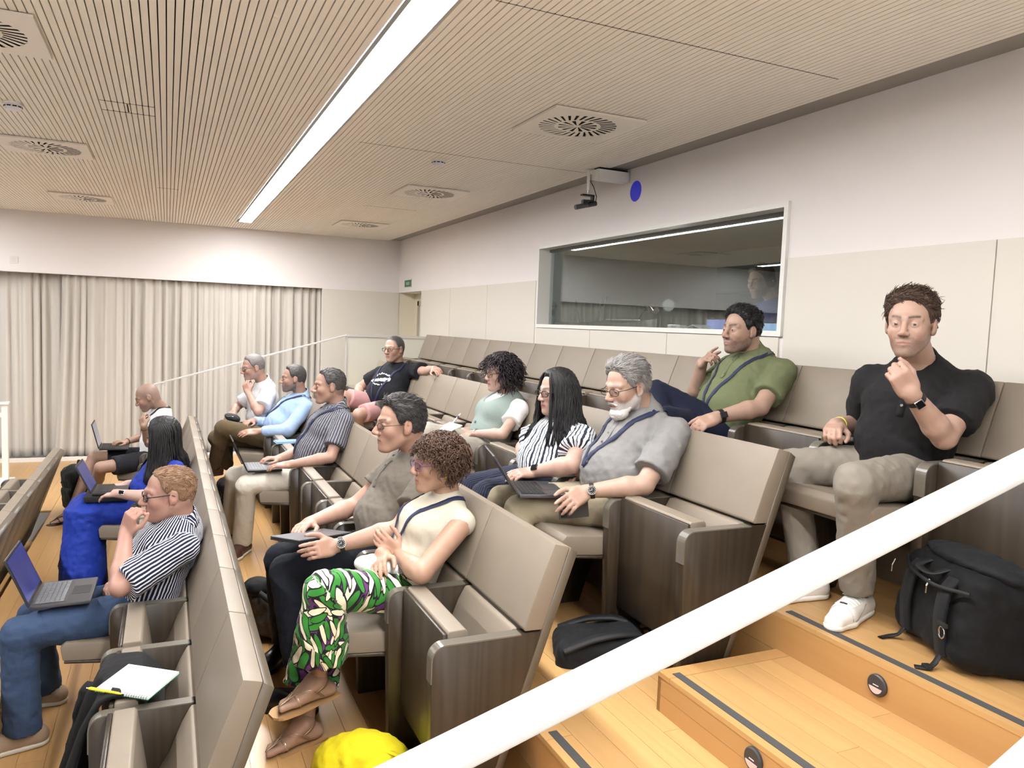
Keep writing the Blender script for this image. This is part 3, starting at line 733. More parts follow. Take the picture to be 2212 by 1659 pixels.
def leaf_cloth(name):                       # green, cream and purple leaf print
    k = NT(name); tc = k.attr('cuv', 'Vector')
    def layer(scale, seed, a, b):
        mp = k.n('ShaderNodeMapping'); mp.inputs['Scale'].default_value = (scale, scale, 1); mp.inputs['Location'].default_value = (seed, seed*1.7, 0); k.l(tc, mp.inputs[0])
        vo = k.n('ShaderNodeTexVoronoi', voronoi_dimensions='2D'); vo.inputs['Scale'].default_value = 1; vo.inputs['Randomness'].default_value = .75; k.l(mp.outputs[0], vo.inputs['Vector'])
        df = k.n('ShaderNodeVectorMath', operation='SUBTRACT'); k.l(mp.outputs[0], df.inputs[0]); k.l(vo.outputs['Position'], df.inputs[1])
        sp = k.n('ShaderNodeSeparateColor'); k.l(vo.outputs['Color'], sp.inputs[0])
        ro = k.n('ShaderNodeVectorRotate', rotation_type='Z_AXIS'); k.l(df.outputs[0], ro.inputs['Vector']); k.l(k.math('MULTIPLY', sp.outputs[0], 3.1416), ro.inputs['Angle'])
        xy = k.n('ShaderNodeSeparateXYZ'); k.l(ro.outputs[0], xy.inputs[0])
        return xy.outputs[0], xy.outputs[1], sp.outputs[1]
    def inside(x, y, cx, cy, a, b):         # 1 inside an ellipse
        dx = k.math('DIVIDE', k.math('SUBTRACT', x, cx), a); dy = k.math('DIVIDE', k.math('SUBTRACT', y, cy), b)
        r = k.math('ADD', k.math('MULTIPLY', dx, dx), k.math('MULTIPLY', dy, dy)); return r
    cream, green, purple, black = srgb(238, 230, 200), srgb(52, 128, 48), srgb(96, 48, 104), srgb(22, 18, 26)
    col = k.mix(k.math('GREATER_THAN', k.noise(tc, 14, 2), .5), purple, black)
    for sc_, seed in ((9.2, 3.3), (8.6, 9.1), (9.6, 5.7), (9.0, 14.2)):
        x, y, rn = layer(sc_, seed, 0, 0)
        for cx, cy, a, b, c in ((0, .13, .46, .105, cream), (.03, -.11, .42, .115, green)):
            r = inside(x, y, cx, cy, a*1.06, b*1.3); col = k.mix(k.math('LESS_THAN', r, 1.0), col, black)
            r = inside(x, y, cx, cy, a, b); col = k.mix(k.math('LESS_THAN', r, .9), col, c)
    k.set(col, .8, spec=.25, sheen=.1); v = k.coord('Object'); k.bump(k.noise(v, 26, 3), .25, .012)
    return k.m
# ---- joints from the photograph
def rayp(px, py):
    return CF+(px-1106)/F_PX*CR-(py-829.5)/F_PX*CU
def J(px, py, Y, parent=None, L=None):      # joint seen at a pixel; bone length L from its parent fixes the depth near Y
    p = at(px, py, 'Y', Y)
    if parent is None: return p
    o = vec(0, 0, EYE); d = rayp(px, py); q = o-parent
    a, b, c = d@d, 2*d@q, q@q-L*L; disc = b*b-4*a*c
    if disc < 0: t = -b/(2*a)
    else:
        ts = [(-b-math.sqrt(disc))/(2*a), (-b+math.sqrt(disc))/(2*a)]
        t = min(ts, key=lambda t: abs((o+d*t)[1]-Y))
    p = o+d*t
    if disc < 0: p = parent+unit(p-parent)*L if np.linalg.norm(p-parent) > L*1.12 else p
    return p
def hand(S, Wp, d, n, left, curl=.25, thumb=.3, s=1.0, idx=None, spread=0.0, tid=0):
    d = unit(d); n = unit(n-d*(n@d)); t = np.cross(d, n); t = -t if left else t
    R = np.stack([d, t, n], 1); k = .008*s
    S.box(Wp+d*.048*s-n*.0*s, vec(.046, .038, .0125)*s, R, .012*s, .012, tid=tid)
    S.ell(Wp+d*.03*s+t*.026*s+n*.008*s, vec(.032, .017, .014)*s, R, .012, tid=tid)
    S.ell(Wp+d*.035*s-t*.024*s+n*.006*s, vec(.036, .014, .012)*s, R, .012, tid=tid)
    cs = [curl]*4 if np.isscalar(curl) else list(curl)
    tips = []
    for i, (off, ln, r) in enumerate(((.029, .076, .0092), (.0095, .084, .0094), (-.0100, .078, .0090), (-.0285, .062, .0080))):
        p = Wp+d*(.088-.004*abs(i-1))*s+t*off*s; th = 0; c = cs[i]; ld = unit(d+t*spread*(1.5-i)*.5)
        for fr, am, r0, r1 in ((.45, 62, 1.0, .96), (.30, 88, .96, .90), (.25, 52, .90, .74)):
            th += math.radians(am)*c; dr = ld*math.cos(th)+n*math.sin(th); q = p+dr*ln*fr*s
            S.rc(p, q, r*r0*s, r*r1*s, .004 if fr < .44 else .003, tid=tid); p = q
        tips.append(p)
    b = Wp+d*.022*s+t*.026*s+n*.004*s; d1 = unit(d*.62+t*(.75-.5*thumb)+n*(.1+.55*thumb)); q = b+d1*.046*s
    S.rc(b, q, .0145*s, .0112*s, .01, tid=tid); d2 = unit(d*.85+t*(.35-.6*thumb)+n*(.1+.45*thumb)); r2 = q+d2*.034*s
    S.rc(q, r2, .0112*s, .0102*s, .004, tid=tid); d3 = unit(d*.95+t*(.15-.6*thumb)+n*(.1+.3*thumb)); S.rc(r2, r2+d3*.026*s, .0102*s, .0078*s, .003, tid=tid)
    return tips
def smooth(x, a, b):
    t = np.clip((x-a)/(b-a), 0, 1); return t*t*(3-2*t)
class Head:
    def __init__(h, c, yaw=0, pitch=0, roll=0, s=1.0, base_yaw=0):
        y, p, r = math.radians(yaw), math.radians(pitch), math.radians(roll)
        f = vec(-math.cos(y)*math.cos(p), -math.sin(y)*math.cos(p), -math.sin(p)); l = unit(np.cross(vec(0, 0, 1), f)); u = np.cross(f, l)
        h.f, h.l, h.u = f, l*math.cos(r)+u*math.sin(r), u*math.cos(r)-l*math.sin(r)
        h.c, h.s = vec(c), s; h.R = np.stack([h.f, h.l, h.u], 1)
    def w(h, x, y, z): return h.c+h.s*(x*h.f+y*h.l+z*h.u)
    def loc(h, V): return ((V-h.c)@h.R)/h.s
    def e(h, S, c, r, k=.015, op='u', tid=0): S.ell(h.w(*c), vec(r)*h.s, h.R, k*h.s, op, tid)
    def r(h, S, a, b, ra, rb, k=.012, op='u', tid=0): S.rc(h.w(*a), h.w(*b), ra*h.s, rb*h.s, k*h.s, op=op, tid=tid)
    def base(h, S, jaw=1.0):
        h.e(S, (-.015, 0, .035), (.097, .077, .083)); h.e(S, (-.045, 0, -.01), (.058, .062, .062), .03)
        h.e(S, (.028, 0, -.025), (.058, .061*jaw, .085), .02)
    def sdf(h, jaw=1.0, nose=1.0, fem=False, fat=0.0, neck=None):
        S = SDF(); h.base(S, jaw)
        for y in (-1, 1):
            h.r(S, (-.012, y*.047*jaw, -.048), (.056, y*.018*jaw, -.100), .015+fat, .015+fat, .024)
            h.e(S, (.060, y*.036, -.022), (.025+fat, .024+fat, .026+fat), .02)
            h.r(S, (.082, y*.006, .023), (.066, y*.045, .024), .0125 if not fem else .010, .010, .014)
        h.e(S, (.074, 0, -.099), (.021, .024, .018), .02)
        h.e(S, (.071, 0, -.062), (.022, .033, .032), .02)
        for y in (-1, 1): h.e(S, (.096, y*.031, .004), (.015, .021, .0125), .014, 's')
        h.r(S, (.086, 0, .014), (.0985+.012*nose, 0, -.026), .0078, .0118*nose, .010)
        for y in (-1, 1): h.e(S, (.1, y*.0125, -.031), (.0125, .0085, .0088), .006)
        for y in (-1, 1):
            h.r(S, (.0925, 0, -.0572), (.0865, y*.022, -.0612), .0046, .003, .006); h.r(S, (.0912, 0, -.0692), (.0855, y*.019, -.0672), .0055, .0035, .007)
        h.r(S, (.1005, -.024, -.0632), (.1015, .024, -.0632), .0046, .0046, .003, 's')
        for y in (-1, 1):
            h.e(S, (.0735, y*.031, .0035), (.0150, .0152, .0135), .005)
            h.e(S, (.092, y*.031, .0025), (.010, .0128, .0037), .0015, 's')
            h.e(S, (-.012, y*.079, -.004), (.0195, .0075, .030), .006); h.e(S, (-.006, y*.0745, -.026), (.012, .007, .012), .006)
            h.e(S, (-.010, y*.0885, .002), (.0105, .006, .017), .005, 's')
        if neck is not None:
            S.rc(h.w(-.036, 0, -.045), neck, .054*h.s if not fem else .046*h.s, .060*h.s if not fem else .052*h.s, .03)
        return S
    def colors(h, V, o):
        q = h.loc(V); x, y, z = q[:, 0], q[:, 1], q[:, 2]; ay = np.abs(y)
        sk = np.array(o.get('skin', SKIN)); C_ = np.tile(sk, (len(V), 1))
        def mixc(m, c): C_[:] = C_*(1-m[:, None])+np.array(c)*m[:, None]
        red = np.exp(-((x-.105)**2/.0006+(y**2)/.0004+(z+.028)**2/.0006))*.5+np.exp(-((ay-.042)**2/.0006+(z+.03)**2/.0008+(x-.07)**2/.002))*.35+smooth(ay, .072, .085)*.3+o.get('flush', 0)
        mixc(np.clip(red, 0, 1)*.6, sk*np.array([1.0, .66, .62]))
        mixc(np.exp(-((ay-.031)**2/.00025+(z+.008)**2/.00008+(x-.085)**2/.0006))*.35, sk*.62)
        nz = snoise(q.astype(f32)*1.0, 900, 1)
        lip = smooth(x, .08, .088)*np.exp(-np.maximum(0, ay-.019)**2/.00002)*np.exp(-(z+.0628)**2/(.0065**2))
        if o.get('lips'): mixc(np.clip(lip*1.1, 0, .9), o['lips'])
        else: mixc(np.clip(lip*.75, 0, 1), sk*np.array([.78, .48, .45]))
        mixc(np.exp(-(z+.0628)**2/(.0022**2))*smooth(x, .08, .086)*(ay < .024)*.7, sk*.25)
        bc = np.array(o.get('brow', o.get('hairc', (.05, .035, .025))))
        zc = .0265+.004*np.sin(np.clip((ay-.01)/.04, 0, 1)*math.pi*.7)
        br = np.exp(-((z-zc)/(.0042*o.get('browt', 1)))**2)*smooth(ay, .008, .014)*(1-smooth(ay, .044, .052))*smooth(x, .045, .06)
        mixc(np.clip(br*o.get('browa', .85)*(1+.3*nz), 0, 1), bc)
        if o.get('beard'):
            ba, bcol = o['beard'][:2]; ext = o['beard'][2] if len(o['beard']) > 2 else 'full'
            side = np.interp(x, [-.03, .0, .03, .06, .08, .1], [.0, -.02, -.042, -.052, -.046, -.046]) if ext != 'goatee' else np.where(ay < .034, -.044, -.2)
            m = smooth(side-z, -.004, .012)*(x > -.02)*(1-np.clip(lip*1.6, 0, 1))
            must = np.exp(-((z+.047)/.007)**2)*(ay < .033)*smooth(x, .07, .085)
            m = np.clip(np.maximum(m, must*1.0), 0, 1)*(1-smooth(-z, .13, .15))
            mixc(np.clip(m*ba*(1+.35*nz), 0, 1), bcol)
        if o.get('scalp'):                  # cropped hair as colour on the scalp
            sa, scol = o['scalp']; g = z-np.interp(x, *HAIRLINE(o.get('hl', .075)))
            mixc(np.clip(smooth(g, -.004, .014)*sa*(1+.2*nz), 0, 1), scol)
        return C_
    def hair(h, style, thick, col, o):
        S = SDF(); h.base(S, 1.0)
        hl, rec, vol, nf, na = o.get('hl', .075), o.get('rec', 0.0), o.get('vol', 0.0), o.get('nf', 260), o.get('na', .003)
        top = o.get('top', 1.0)
        def disp(P):
            q = h.loc(P.astype(float)); x, y, z = q[:, 0], q[:, 1], q[:, 2]; ay = np.abs(y)
            line = np.interp(x, *HAIRLINE(hl))+rec*smooth(ay, .02, .05)*smooth(x, .0, .05)
            ear = np.exp(-((x+.012)/.02)**2-((z+.002)/.026)**2)*smooth(ay, .06, .07)
            g = z-line+.006*snoise(np.stack([x, y, z], 1).astype(f32), 330, 4); m = smooth(g, -.004, .03)*(1-ear)
            th = thick*m*(.35+.65*smooth(z, -.05, .06))+vol*smooth(g, -.002, .05)*m*smooth(z, .04, .11)*(.6+.4*smooth(x, -.05, .08))
            if top < 1: th = th*(1-(1-top)*smooth(z, .085, .112)*smooth(x, -.09, -.02))
            qq = np.stack([x*.35, y, z*.5], 1).astype(f32)
            th = th+m*na*snoise(qq, nf, 2)+m*na*.6*snoise(qq, nf*2.1, 3)
            return -(th*h.s)+.006*h.s*(1-m)
        S.disp = disp
        return S
SKIN = (.58, .37, .27)
def HAIRLINE(hl): return ([-.12, -.06, -.035, -.012, .012, .026, .042, .062, .08, .12], [-.075, -.068, -.055, .012, -.012, .0, .045, hl, hl+.012, hl+.02])
def glasses(h, parent, org, mat, wire=.0016, rad=.021, sq=.75, lens=True, name='glasses', fill=.9):
    b = MB(); c = lambda x, y, z: tuple(h.w(x, y, z)-org)
    ring = {}
    for y in (-1, 1):
        pts = []
        for i in range(21):
            a = 2*math.pi*i/20; ca, sa = math.cos(a), math.sin(a); e = .7
            pts.append(c(.1005-.012*(abs(y*.032+ca*rad*.98*y)/.05)**2, y*.032+math.copysign(abs(ca)**e, ca)*rad*1.12, .001+math.copysign(abs(sa)**e, sa)*rad*sq))
        ring[y] = pts; b.tube(pts, wire*h.s, 6)
        b.tube([c(.0905, y*.0565, .006), c(.06, y*.076, .008), c(.0, y*.081, .01), c(-.025, y*.0825, -.002)], wire*h.s*1.1, 6)
    b.tube([c(.101, -.011, .004), c(.104, 0, .007), c(.101, .011, .004)], wire*h.s, 6)
    g = b.build(name, mat, parent, smooth=True)
    if lens:
        for y in (-1, 1):
            link('lens', mesh('lens', ring[y][:20], [tuple(range(20))], False, m_lens), None, g)
    return g
gk2 = NT('spectacle_lens'); a_ = gk2.n('ShaderNodeBsdfTransparent'); b_ = gk2.n('ShaderNodeBsdfGlossy'); b_.inputs['Roughness'].default_value = .05
c_ = gk2.n('ShaderNodeMixShader'); c_.inputs[0].default_value = .07; gk2.l(a_.outputs[0], c_.inputs[1]); gk2.l(b_.outputs[0], c_.inputs[2]); gk2.l(c_.outputs[0], gk2.out.inputs[0]); m_lens = gk2.m
def eyes(h, parent, org, iris=(.12, .07, .04), gaze=(1, 0, 0)):
    g = h.R@unit(gaze)
    for y in (-1, 1):
        c = h.w(.0735, y*.031, .003); V = []; Fc = []; n, m = 16, 10
        a = unit(np.cross(g, h.u)); b = np.cross(g, a); col = []
        for i in range(m+1):
            th = math.pi*(i/m)**1.6
            for j in range(n):
                ph = 2*math.pi*j/n; V.append(c+.0137*h.s*(g*math.cos(th)+math.sin(th)*(a*math.cos(ph)+b*math.sin(ph))))
                col.append((.012, .01, .01) if th < .19 else (iris if th < .46 else (.5, .45, .41)))
        Q = np.array([(i*n+j, i*n+(j+1) % n, (i+1)*n+(j+1) % n, (i+1)*n+j) for i in range(m) for j in range(n)])
        link('eye', np_mesh('eye', np.array(V), Q, m_eye, np.array(col), org=org), None, parent)
def strands(h, S, Shd, V, parent, org, it):     # short locks that break up the hair surface
    rnd = np.random.RandomState(3); q = h.loc(V); I = np.nonzero((Shd.ev(V) > .002))[0]; I = rnd.choice(I, int(it['strands']*1.9)); P = V[I]; G = S.grad(P); G /= np.linalg.norm(G, axis=1, keepdims=True)+1e-9
    L = it.get('slen', .026)*h.s; lift = it.get('lift', .25); comb = it.get('comb', (-1, 0, -.25)); b = MB()
    for p, g, q_ in zip(P, G, q[I]):
        d0 = h.R@(vec(comb) if q_[2] > .06 else vec(-.6, 0, -.9))+rnd.randn(3)*.20; d = unit(d0-g*(d0@g)); l = L*rnd.uniform(.6, 1.25)*(1 if q_[2] > .04 else .55); a = p-d*l*.35-g*.001
        k = [a, a+d*l*.35+g*l*lift*.45, a+d*l*.7+g*l*lift*.5, a+d*l+g*l*lift*.3]
        b.tube([tuple(x-org) for x in k], [.0009*h.s, .00155*h.s, .0013*h.s, .0004*h.s], 3, False)
    b.build('hair_locks', it['mat'], parent, smooth=True)['kind'] = 'stuff'
def curls(h, parent, org, mat, n, seed, shell, rlen=.05, rad=.009, r=.003, name='hair', front=.035, turns=2.2, low=-.07, side=1.0):
    rnd = np.random.RandomState(seed); b = MB()
    for _ in range(n):
        while True:
            v = unit(rnd.randn(3))
            x, y, z = -.015+.1*v[0]*shell, .082*v[1]*shell, .035+.088*v[2]*shell
            if z > np.interp(x, [-.15, -.03, 0, .05, front+.03, .12], [low, low, -.02*side, .03, .06, .08]): break
        p0 = h.w(x, y, z); d = unit(h.R@vec(v[0], v[1], v[2]*.7)+rnd.randn(3)*.5); dn = vec(0, 0, -1)
        a = unit(np.cross(d, rnd.randn(3))); c = np.cross(d, a); L = rlen*rnd.uniform(.6, 1.3); R_ = rad*rnd.uniform(.6, 1.3); ph = rnd.uniform(0, 6); pts = []
        for i in range(10):
            t = i/9; an = ph+turns*2*math.pi*t
            pts.append(tuple(p0-org+(d*(t-.3)*L*.75+dn*L*.5*t*t+(a*math.cos(an)+c*math.sin(an))*R_*(.35+.65*t))*h.s))
        b.tube(pts, [r*h.s*(1-.5*abs(2*t-1)**3) for t in np.linspace(0, 1, 10)], 4, False)
    return b.build(name, mat, parent, smooth=True)
def locks(h, parent, org, mat, strands, r=.006, name='hair_lock'):
    b = MB()
    for pts in strands:
        pts = [tuple(p-org) for p in pts]; n = len(pts)
        b.tube(pts, [r*h.s*(.6+.4*math.sin(math.pi*(.15+.75*i/(n-1)))) for i in range(n)], 6)
    return b.build(name, mat, parent, smooth=True)
PEOPLE = {}
def person(key, label, o):
    """o: seat (row, index), joints from the photograph, clothes and head options"""
    res = o.get('res', .006); T, Fz = ROW_T[o['row']], ROW_F[o['row']]; Yc = o['Y']; fem = o.get('fem', False)
    org = vec(T-.2+o.get('dx', 0), Yc, Fz+o.get('orgz', .497)); pk = {'org': org}
    HC = vec(T-.20+o.get('dx', 0), Yc, Fz+.565+o.get('dz', 0)) if 'HC' not in o else vec(o['HC'])
    NB = J(*o['neck']) if len(o['neck']) == 3 else vec(o['neck'][:3]); ty = math.radians(o.get('tyaw', 0))
    lat = vec(math.sin(ty), -math.cos(ty), 0); fwd0 = vec(-math.cos(ty), -math.sin(ty), 0)          # person's left, forward
    sp = unit(NB-HC); ft = unit(fwd0-sp*(fwd0@sp))
    sw = o.get('sw', .175 if not fem else .150); tw = o.get('tw', 1.0 if not fem else .88); fat = o.get('fat', .0)
    tilt = o.get('tilt', 0.0)
    SH = {1: NB+lat*sw+vec(0, 0, -.068+tilt), -1: NB-lat*sw+vec(0, 0, -.068-tilt)}
    for k_, s_ in (('shl', 1), ('shr', -1)):
        if k_ in o: SH[s_] = J(*o[k_]) if len(o[k_]) == 3 else SH[s_]
    hw = .09 if not fem else .085; hy = math.radians(o.get('hyw', 0)); hl_ = vec(math.sin(hy), -math.cos(hy), 0)
    HP = {1: HC+hl_*hw, -1: HC-hl_*hw}
    ua, fa = o.get('ua', .29 if not fem else .265), o.get('fa', .255 if not fem else .23)
    EL, WR, KN, AN = {}, {}, {}, {}
    for s_, nm in ((1, 'l'), (-1, 'r')):
        ar = o.get('arm'+nm)
        if ar:
            EL[s_] = J(*ar[0], SH[s_], ua) if len(ar[0]) == 3 else vec(ar[0][1:]); WR[s_] = J(*ar[1], EL[s_], fa) if len(ar[1]) == 3 else vec(ar[1][1:])
        lg = o['leg'+nm]
        lg = [(('w', *at(q[1], q[2], 'Z', q[3])) if q[0] == 'z' else q) for q in lg]
        KN[s_] = J(*lg[0], HP[s_], o.get('th', .44 if not fem else .42)) if len(lg[0]) == 3 else vec(lg[0][1:])
        AN[s_] = J(*lg[1], KN[s_], o.get('shn', .42 if not fem else .40)) if len(lg[1]) == 3 else vec(lg[1][1:])
    if o.get('dbg'):
        r_ = lambda a: [round(float(x), 2) for x in a]
        print('PERSON', key, 'spine', round(np.linalg.norm(NB-HC), 2), 'SH', r_(SH[1]), r_(SH[-1]), 'EL', {k: r_(v) for k, v in EL.items()}, 'ua', {k: round(np.linalg.norm(EL[k]-SH[k]), 2) for k in EL}, 'WR', {k: r_(v) for k, v in WR.items()}, 'fa', {k: round(np.linalg.norm(EL[k]-WR[k]), 2) for k in EL}, 'KN', {k: r_(v) for k, v in KN.items()}, 'AN', {k: r_(v) for k, v in AN.items()}, 'th', {k: round(np.linalg.norm(KN[k]-HP[k]), 2) for k in KN}, 'sh', {k: round(np.linalg.norm(KN[k]-AN[k]), 2) for k in KN})
    ho = o.get('ho', {}); h = Head(J(*o['head'][:3]), *o.get('ang', (0, 0, 0)), s=o.get('hs', 1.0 if not fem else .94))
    if o.get('dbg'): print('   head', [round(float(x), 2) for x in h.c], 'neck', [round(float(x), 2) for x in NB], 'dist', round(float(np.linalg.norm(h.c-NB)), 3))
    # --- body: head and neck at fine resolution, torso, arms, hands and legs as one mesh
    Shd = h.sdf(ho.get('jaw', 1.0 if not fem else .9), ho.get('nose', 1.0 if not fem else .85), fem, ho.get('fat', 0), neck=NB+sp*.0)
    hr = o.get('hres', .0032)*1.13
    V1, Q1 = Shd.mesh(hr*h.s); c1 = h.colors(V1, ho)
    B = SDF(); TB = SDF(); am = o.get('arms', 1.0 if not fem else .84)
    P1, P2, P3 = HC+(NB-HC)*.33+ft*(.02+fat), HC+(NB-HC)*.68+ft*.022, HC+(NB-HC)*.90
    TB.chain([HC, P1, P2, P3], [.10*tw, .098*tw+fat*.6, .108*tw, .085*tw], .03, lat=(lat, 1.32))
    TB.rc(SH[1], SH[-1], .045, .045, .03); TB.rc(NB-sp*.06, NB+(h.w(-.028, 0, -.05)-NB)*.6, .055, .05, .03)
    for s_ in EL:
        S_, E_, W_ = SH[s_], EL[s_], WR[s_]; ax = unit(W_-E_)
        B.rc(S_, E_, .047*am, .040*am, .02); B.rc(E_, E_+(W_-E_)*.28, .039*am, .043*am, .012); B.rc(E_+(W_-E_)*.28, W_, .043*am, .0265*am, .012)
        B.rc(W_-ax*.01, W_+ax*.012, .0262*am, .025*am, .01)
        hd = o.get('hand'+('l' if s_ > 0 else 'r'), {})
        tip = J(*hd['tip']) if 'tip' in hd else None
        d = unit(tip-W_) if tip is not None else vec(hd.get('d', (-1, 0, -.1)))
        pk['tips', s_] = hand(B, W_, d, vec(hd.get('n', (0, 0, -1))), s_ > 0, hd.get('curl', .25), hd.get('thumb', .3), o.get('hsz', 1.0 if not fem else .88), spread=hd.get('spread', 0))
        pk['hand', s_] = (W_, unit(d), ax)
    if o.get('bare'):
        for s_ in (1, -1):
            kn, an = KN[s_], AN[s_]
            B.rc(HP[s_], kn, .078, .056, .02); B.rc(kn, kn+(an-kn)*.3, .053, .056, .015); B.rc(kn+(an-kn)*.3, an, .056, .033, .015)
    else:
        for s_ in (1, -1):
            TB.rc(HP[s_], KN[s_], .07, .05, .02); TB.rc(KN[s_], AN[s_], .045, .03, .02)
    for s_ in o.get('feet', ()):            # bare feet for sandals
        an = AN[s_]; tq = o['toe'+('l' if s_ > 0 else 'r')]; toe = at(tq[1], tq[2], 'Z', tq[3]) if tq[0] == 'z' else J(*tq)
        hd_ = unit(vec(toe[0]-an[0], toe[1]-an[1], 0)); heel_ = an-hd_*.045-vec(0, 0, .045); toe = heel_+unit(toe-heel_)*.225*o.get('fs', 1.0); foot(B, an, toe, o.get('fs', 1.0)); pk['foot', s_] = (an, toe)
    Va, Qa = TB.mesh(.013); V2, Q2 = join([B.mesh(o.get('bres', res*.8)*1.2), (Va, Qa)])
    c2 = np.tile(np.array(ho.get('skin', SKIN)), (len(V2), 1)); c2 *= (1+.05*snoise(V2.astype(f32), 60, 1))[:, None]
    for s_ in EL:                           # fingers and elbows a little redder
        dd = np.linalg.norm(V2-(WR[s_]+pk['hand', s_][1]*.12), axis=1); m = np.exp(-(dd/.07)**2)*.35; c2 = c2*(1-m[:, None])+c2*np.array([1.02, .8, .78])*m[:, None]
    V, Q = join([(V1, Q1), (V2, Q2)])
    body = link('person', np_mesh('person', V, Q, m_skin, np.concatenate([c1, c2]), org=org), None, loc=tuple(org), label=label, cat='person', group='people in the room')
    pk.update(body=body, B=B, h=h, HC=HC, NB=NB, SH=SH, EL=EL, WR=WR, KN=KN, AN=AN, HP=HP, lat=lat, ft=ft, sp=sp, P=(P1, P2, P3))
    eyes(h, body, org, ho.get('iris', (.12, .07, .04)), ho.get('gaze', (1, 0, 0)))
    # --- clothes
    top = o.get('top')
    if top:
        S = SDF(); r = top.get('loose', .016)
        S.chain([HC+sp*top.get('hem', .0), P1, P2, P3], [.112*tw+r, (.104+r)*tw+fat*.62, .110*tw+r, .084*tw+r], .035, lat=(lat, 1.32), tid=1)
        if fat: S.ell(P1+ft*.04, vec(.09+fat*.6, .12+fat*.4, .12), np.stack([ft, lat, sp], 1), .06, tid=1)
        if fem and not top.get('flatc'):
            for s_ in (1, -1): S.ell(HC+(NB-HC)*.64+ft*.085+lat*s_*.07, vec(.06, .062, .066), np.stack([ft, lat, sp], 1), .03, tid=1)
        S.rc(SH[1]-lat*.02, SH[-1]+lat*.02, .050+r*.5, .050+r*.5, .04, tid=1)
        for s_ in (1, -1): S.rc(NB-sp*.035, SH[s_], .050, .045+r*.4, .03, tid=1)
        sl = top.get('sleeve', .6)
        if sl > 0:
            for s_ in EL:
                a_, b_ = SH[s_], EL[s_]; rr = (.050+r*.75)*am; tid = 2 if s_ > 0 else 3
                S.rc(a_, a_, .056*am+r*.6, .056*am+r*.6, .03, tid=tid)
                if sl <= 1: S.rc(a_, a_+(b_-a_)*sl, rr+.004, rr+top.get('flare', .008), .014, flat=True, tid=tid)
                else:
                    e2 = b_+(WR[s_]-b_)*(sl-1); S.rc(a_, b_, rr+.002, rr-.004, .012, tid=tid); S.rc(b_, e2, rr-.002, (.034 if sl > 1.7 else .05)*am+r*.5, .02, flat=True, tid=tid)
        if top.get('collar') == 'turtle': S.rc(NB-sp*.02, NB+unit(h.w(-.02, 0, -.06)-NB)*.055, .062, .056, .02, flat=True, tid=1)
        am_, fr_ = top.get('wr', .0035), top.get('wf', 55)
        S.disp = lambda P, a=am_, f=fr_: a*snoise(P, f, 1)+a*.5*snoise(P, f*2.3, 2)
        V, Q = S.mesh(o.get('cres', res*1.4)); _, ids = S.ev(V, True)
        uv = np.zeros((len(V), 3)); d = V-HC; ang = np.arctan2(d@lat, d@ft); uv[:, 0] = ang*.155; uv[:, 1] = d@sp
        for s_, tid in ((1, 2), (-1, 3)):
            if s_ in EL:
                I = ids == tid; a_ = SH[s_]; t_ = np.clip(((V[I]-a_)@unit(EL[s_]-a_)), -.1, .9); ax = unit(EL[s_]-a_); e1 = unit(lat*s_-ax*((lat*s_)@ax)); e2 = np.cross(ax, e1); dd = V[I]-a_
                uv[I, 0] = np.arctan2(dd@e2, dd@e1)*.062; uv[I, 1] = t_
                if sl > 1:
                    J2 = ((V[I]-EL[s_])@unit(WR[s_]-EL[s_]) > ((V[I]-EL[s_])@unit(SH[s_]-EL[s_]))); ax = unit(WR[s_]-EL[s_]); e1 = unit(np.cross(ax, lat)); e2 = np.cross(ax, e1); dd = V[I]-EL[s_]
                    u2 = np.arctan2(dd@e2, dd@e1)*.055; w_ = uv[I]; w_[J2, 0] = u2[J2]; uv[I] = w_
        sh = link(top.get('name', 'shirt'), np_mesh('shirt', V, Q, top['mat'], attrs={'cuv': uv}, org=org), None, body)
        pk['shirt'], pk['top'] = S, sh
        if top.get('collar') in ('polo', 'shirt'): collar(pk, top.get('cmat', top['mat']), sh, top.get('collar'), top.get('cw', 1.0))
        if top.get('collar') in ('polo', 'shirt', 'placket'): placket(pk, sh, top, o)
    bt = o.get('bottom')
    if bt:
        S = SDF(); r = bt.get('loose', .012); kl = bt.get('to', 1.0)
        S.rc(HC-sp*.0, HC+(NB-HC)*.12, .118*tw+fat*.4, .112*tw+fat*.5, .03, lat=(hl_, 1.32), tid=1)
        for s_ in (1, -1):
            kn, an = KN[s_], AN[s_]; tid = 2 if s_ > 0 else 3
            tr_ = bt.get('thick', 1.0)
            if kl <= 0.0: S.rc(HP[s_], HP[s_]+(kn-HP[s_])*(1+kl), .088*tr_+r*.5, .068*tr_+r, .02, flat=True, tid=tid)
            else:
                S.rc(HP[s_], kn, .086*tr_+r*.5, .060*tr_+r*.6, .03, tid=tid)
                S.rc(kn, kn+(an-kn)*kl, .058*tr_+r*.6, bt.get('cuff', .046)+r*.5, .02, flat=True, tid=tid)
        if bt.get('skirt'): bt['skirt'](S, pk)
        S.disp = lambda P, a=bt.get('wr', .003), f=bt.get('wf', 48): a*snoise(P, f, 3)+a*.5*snoise(P, f*2.2, 4)
        V, Q = S.mesh(o.get('cres', res*1.4)); _, ids = S.ev(V, True)
        uv = np.zeros((len(V), 3))
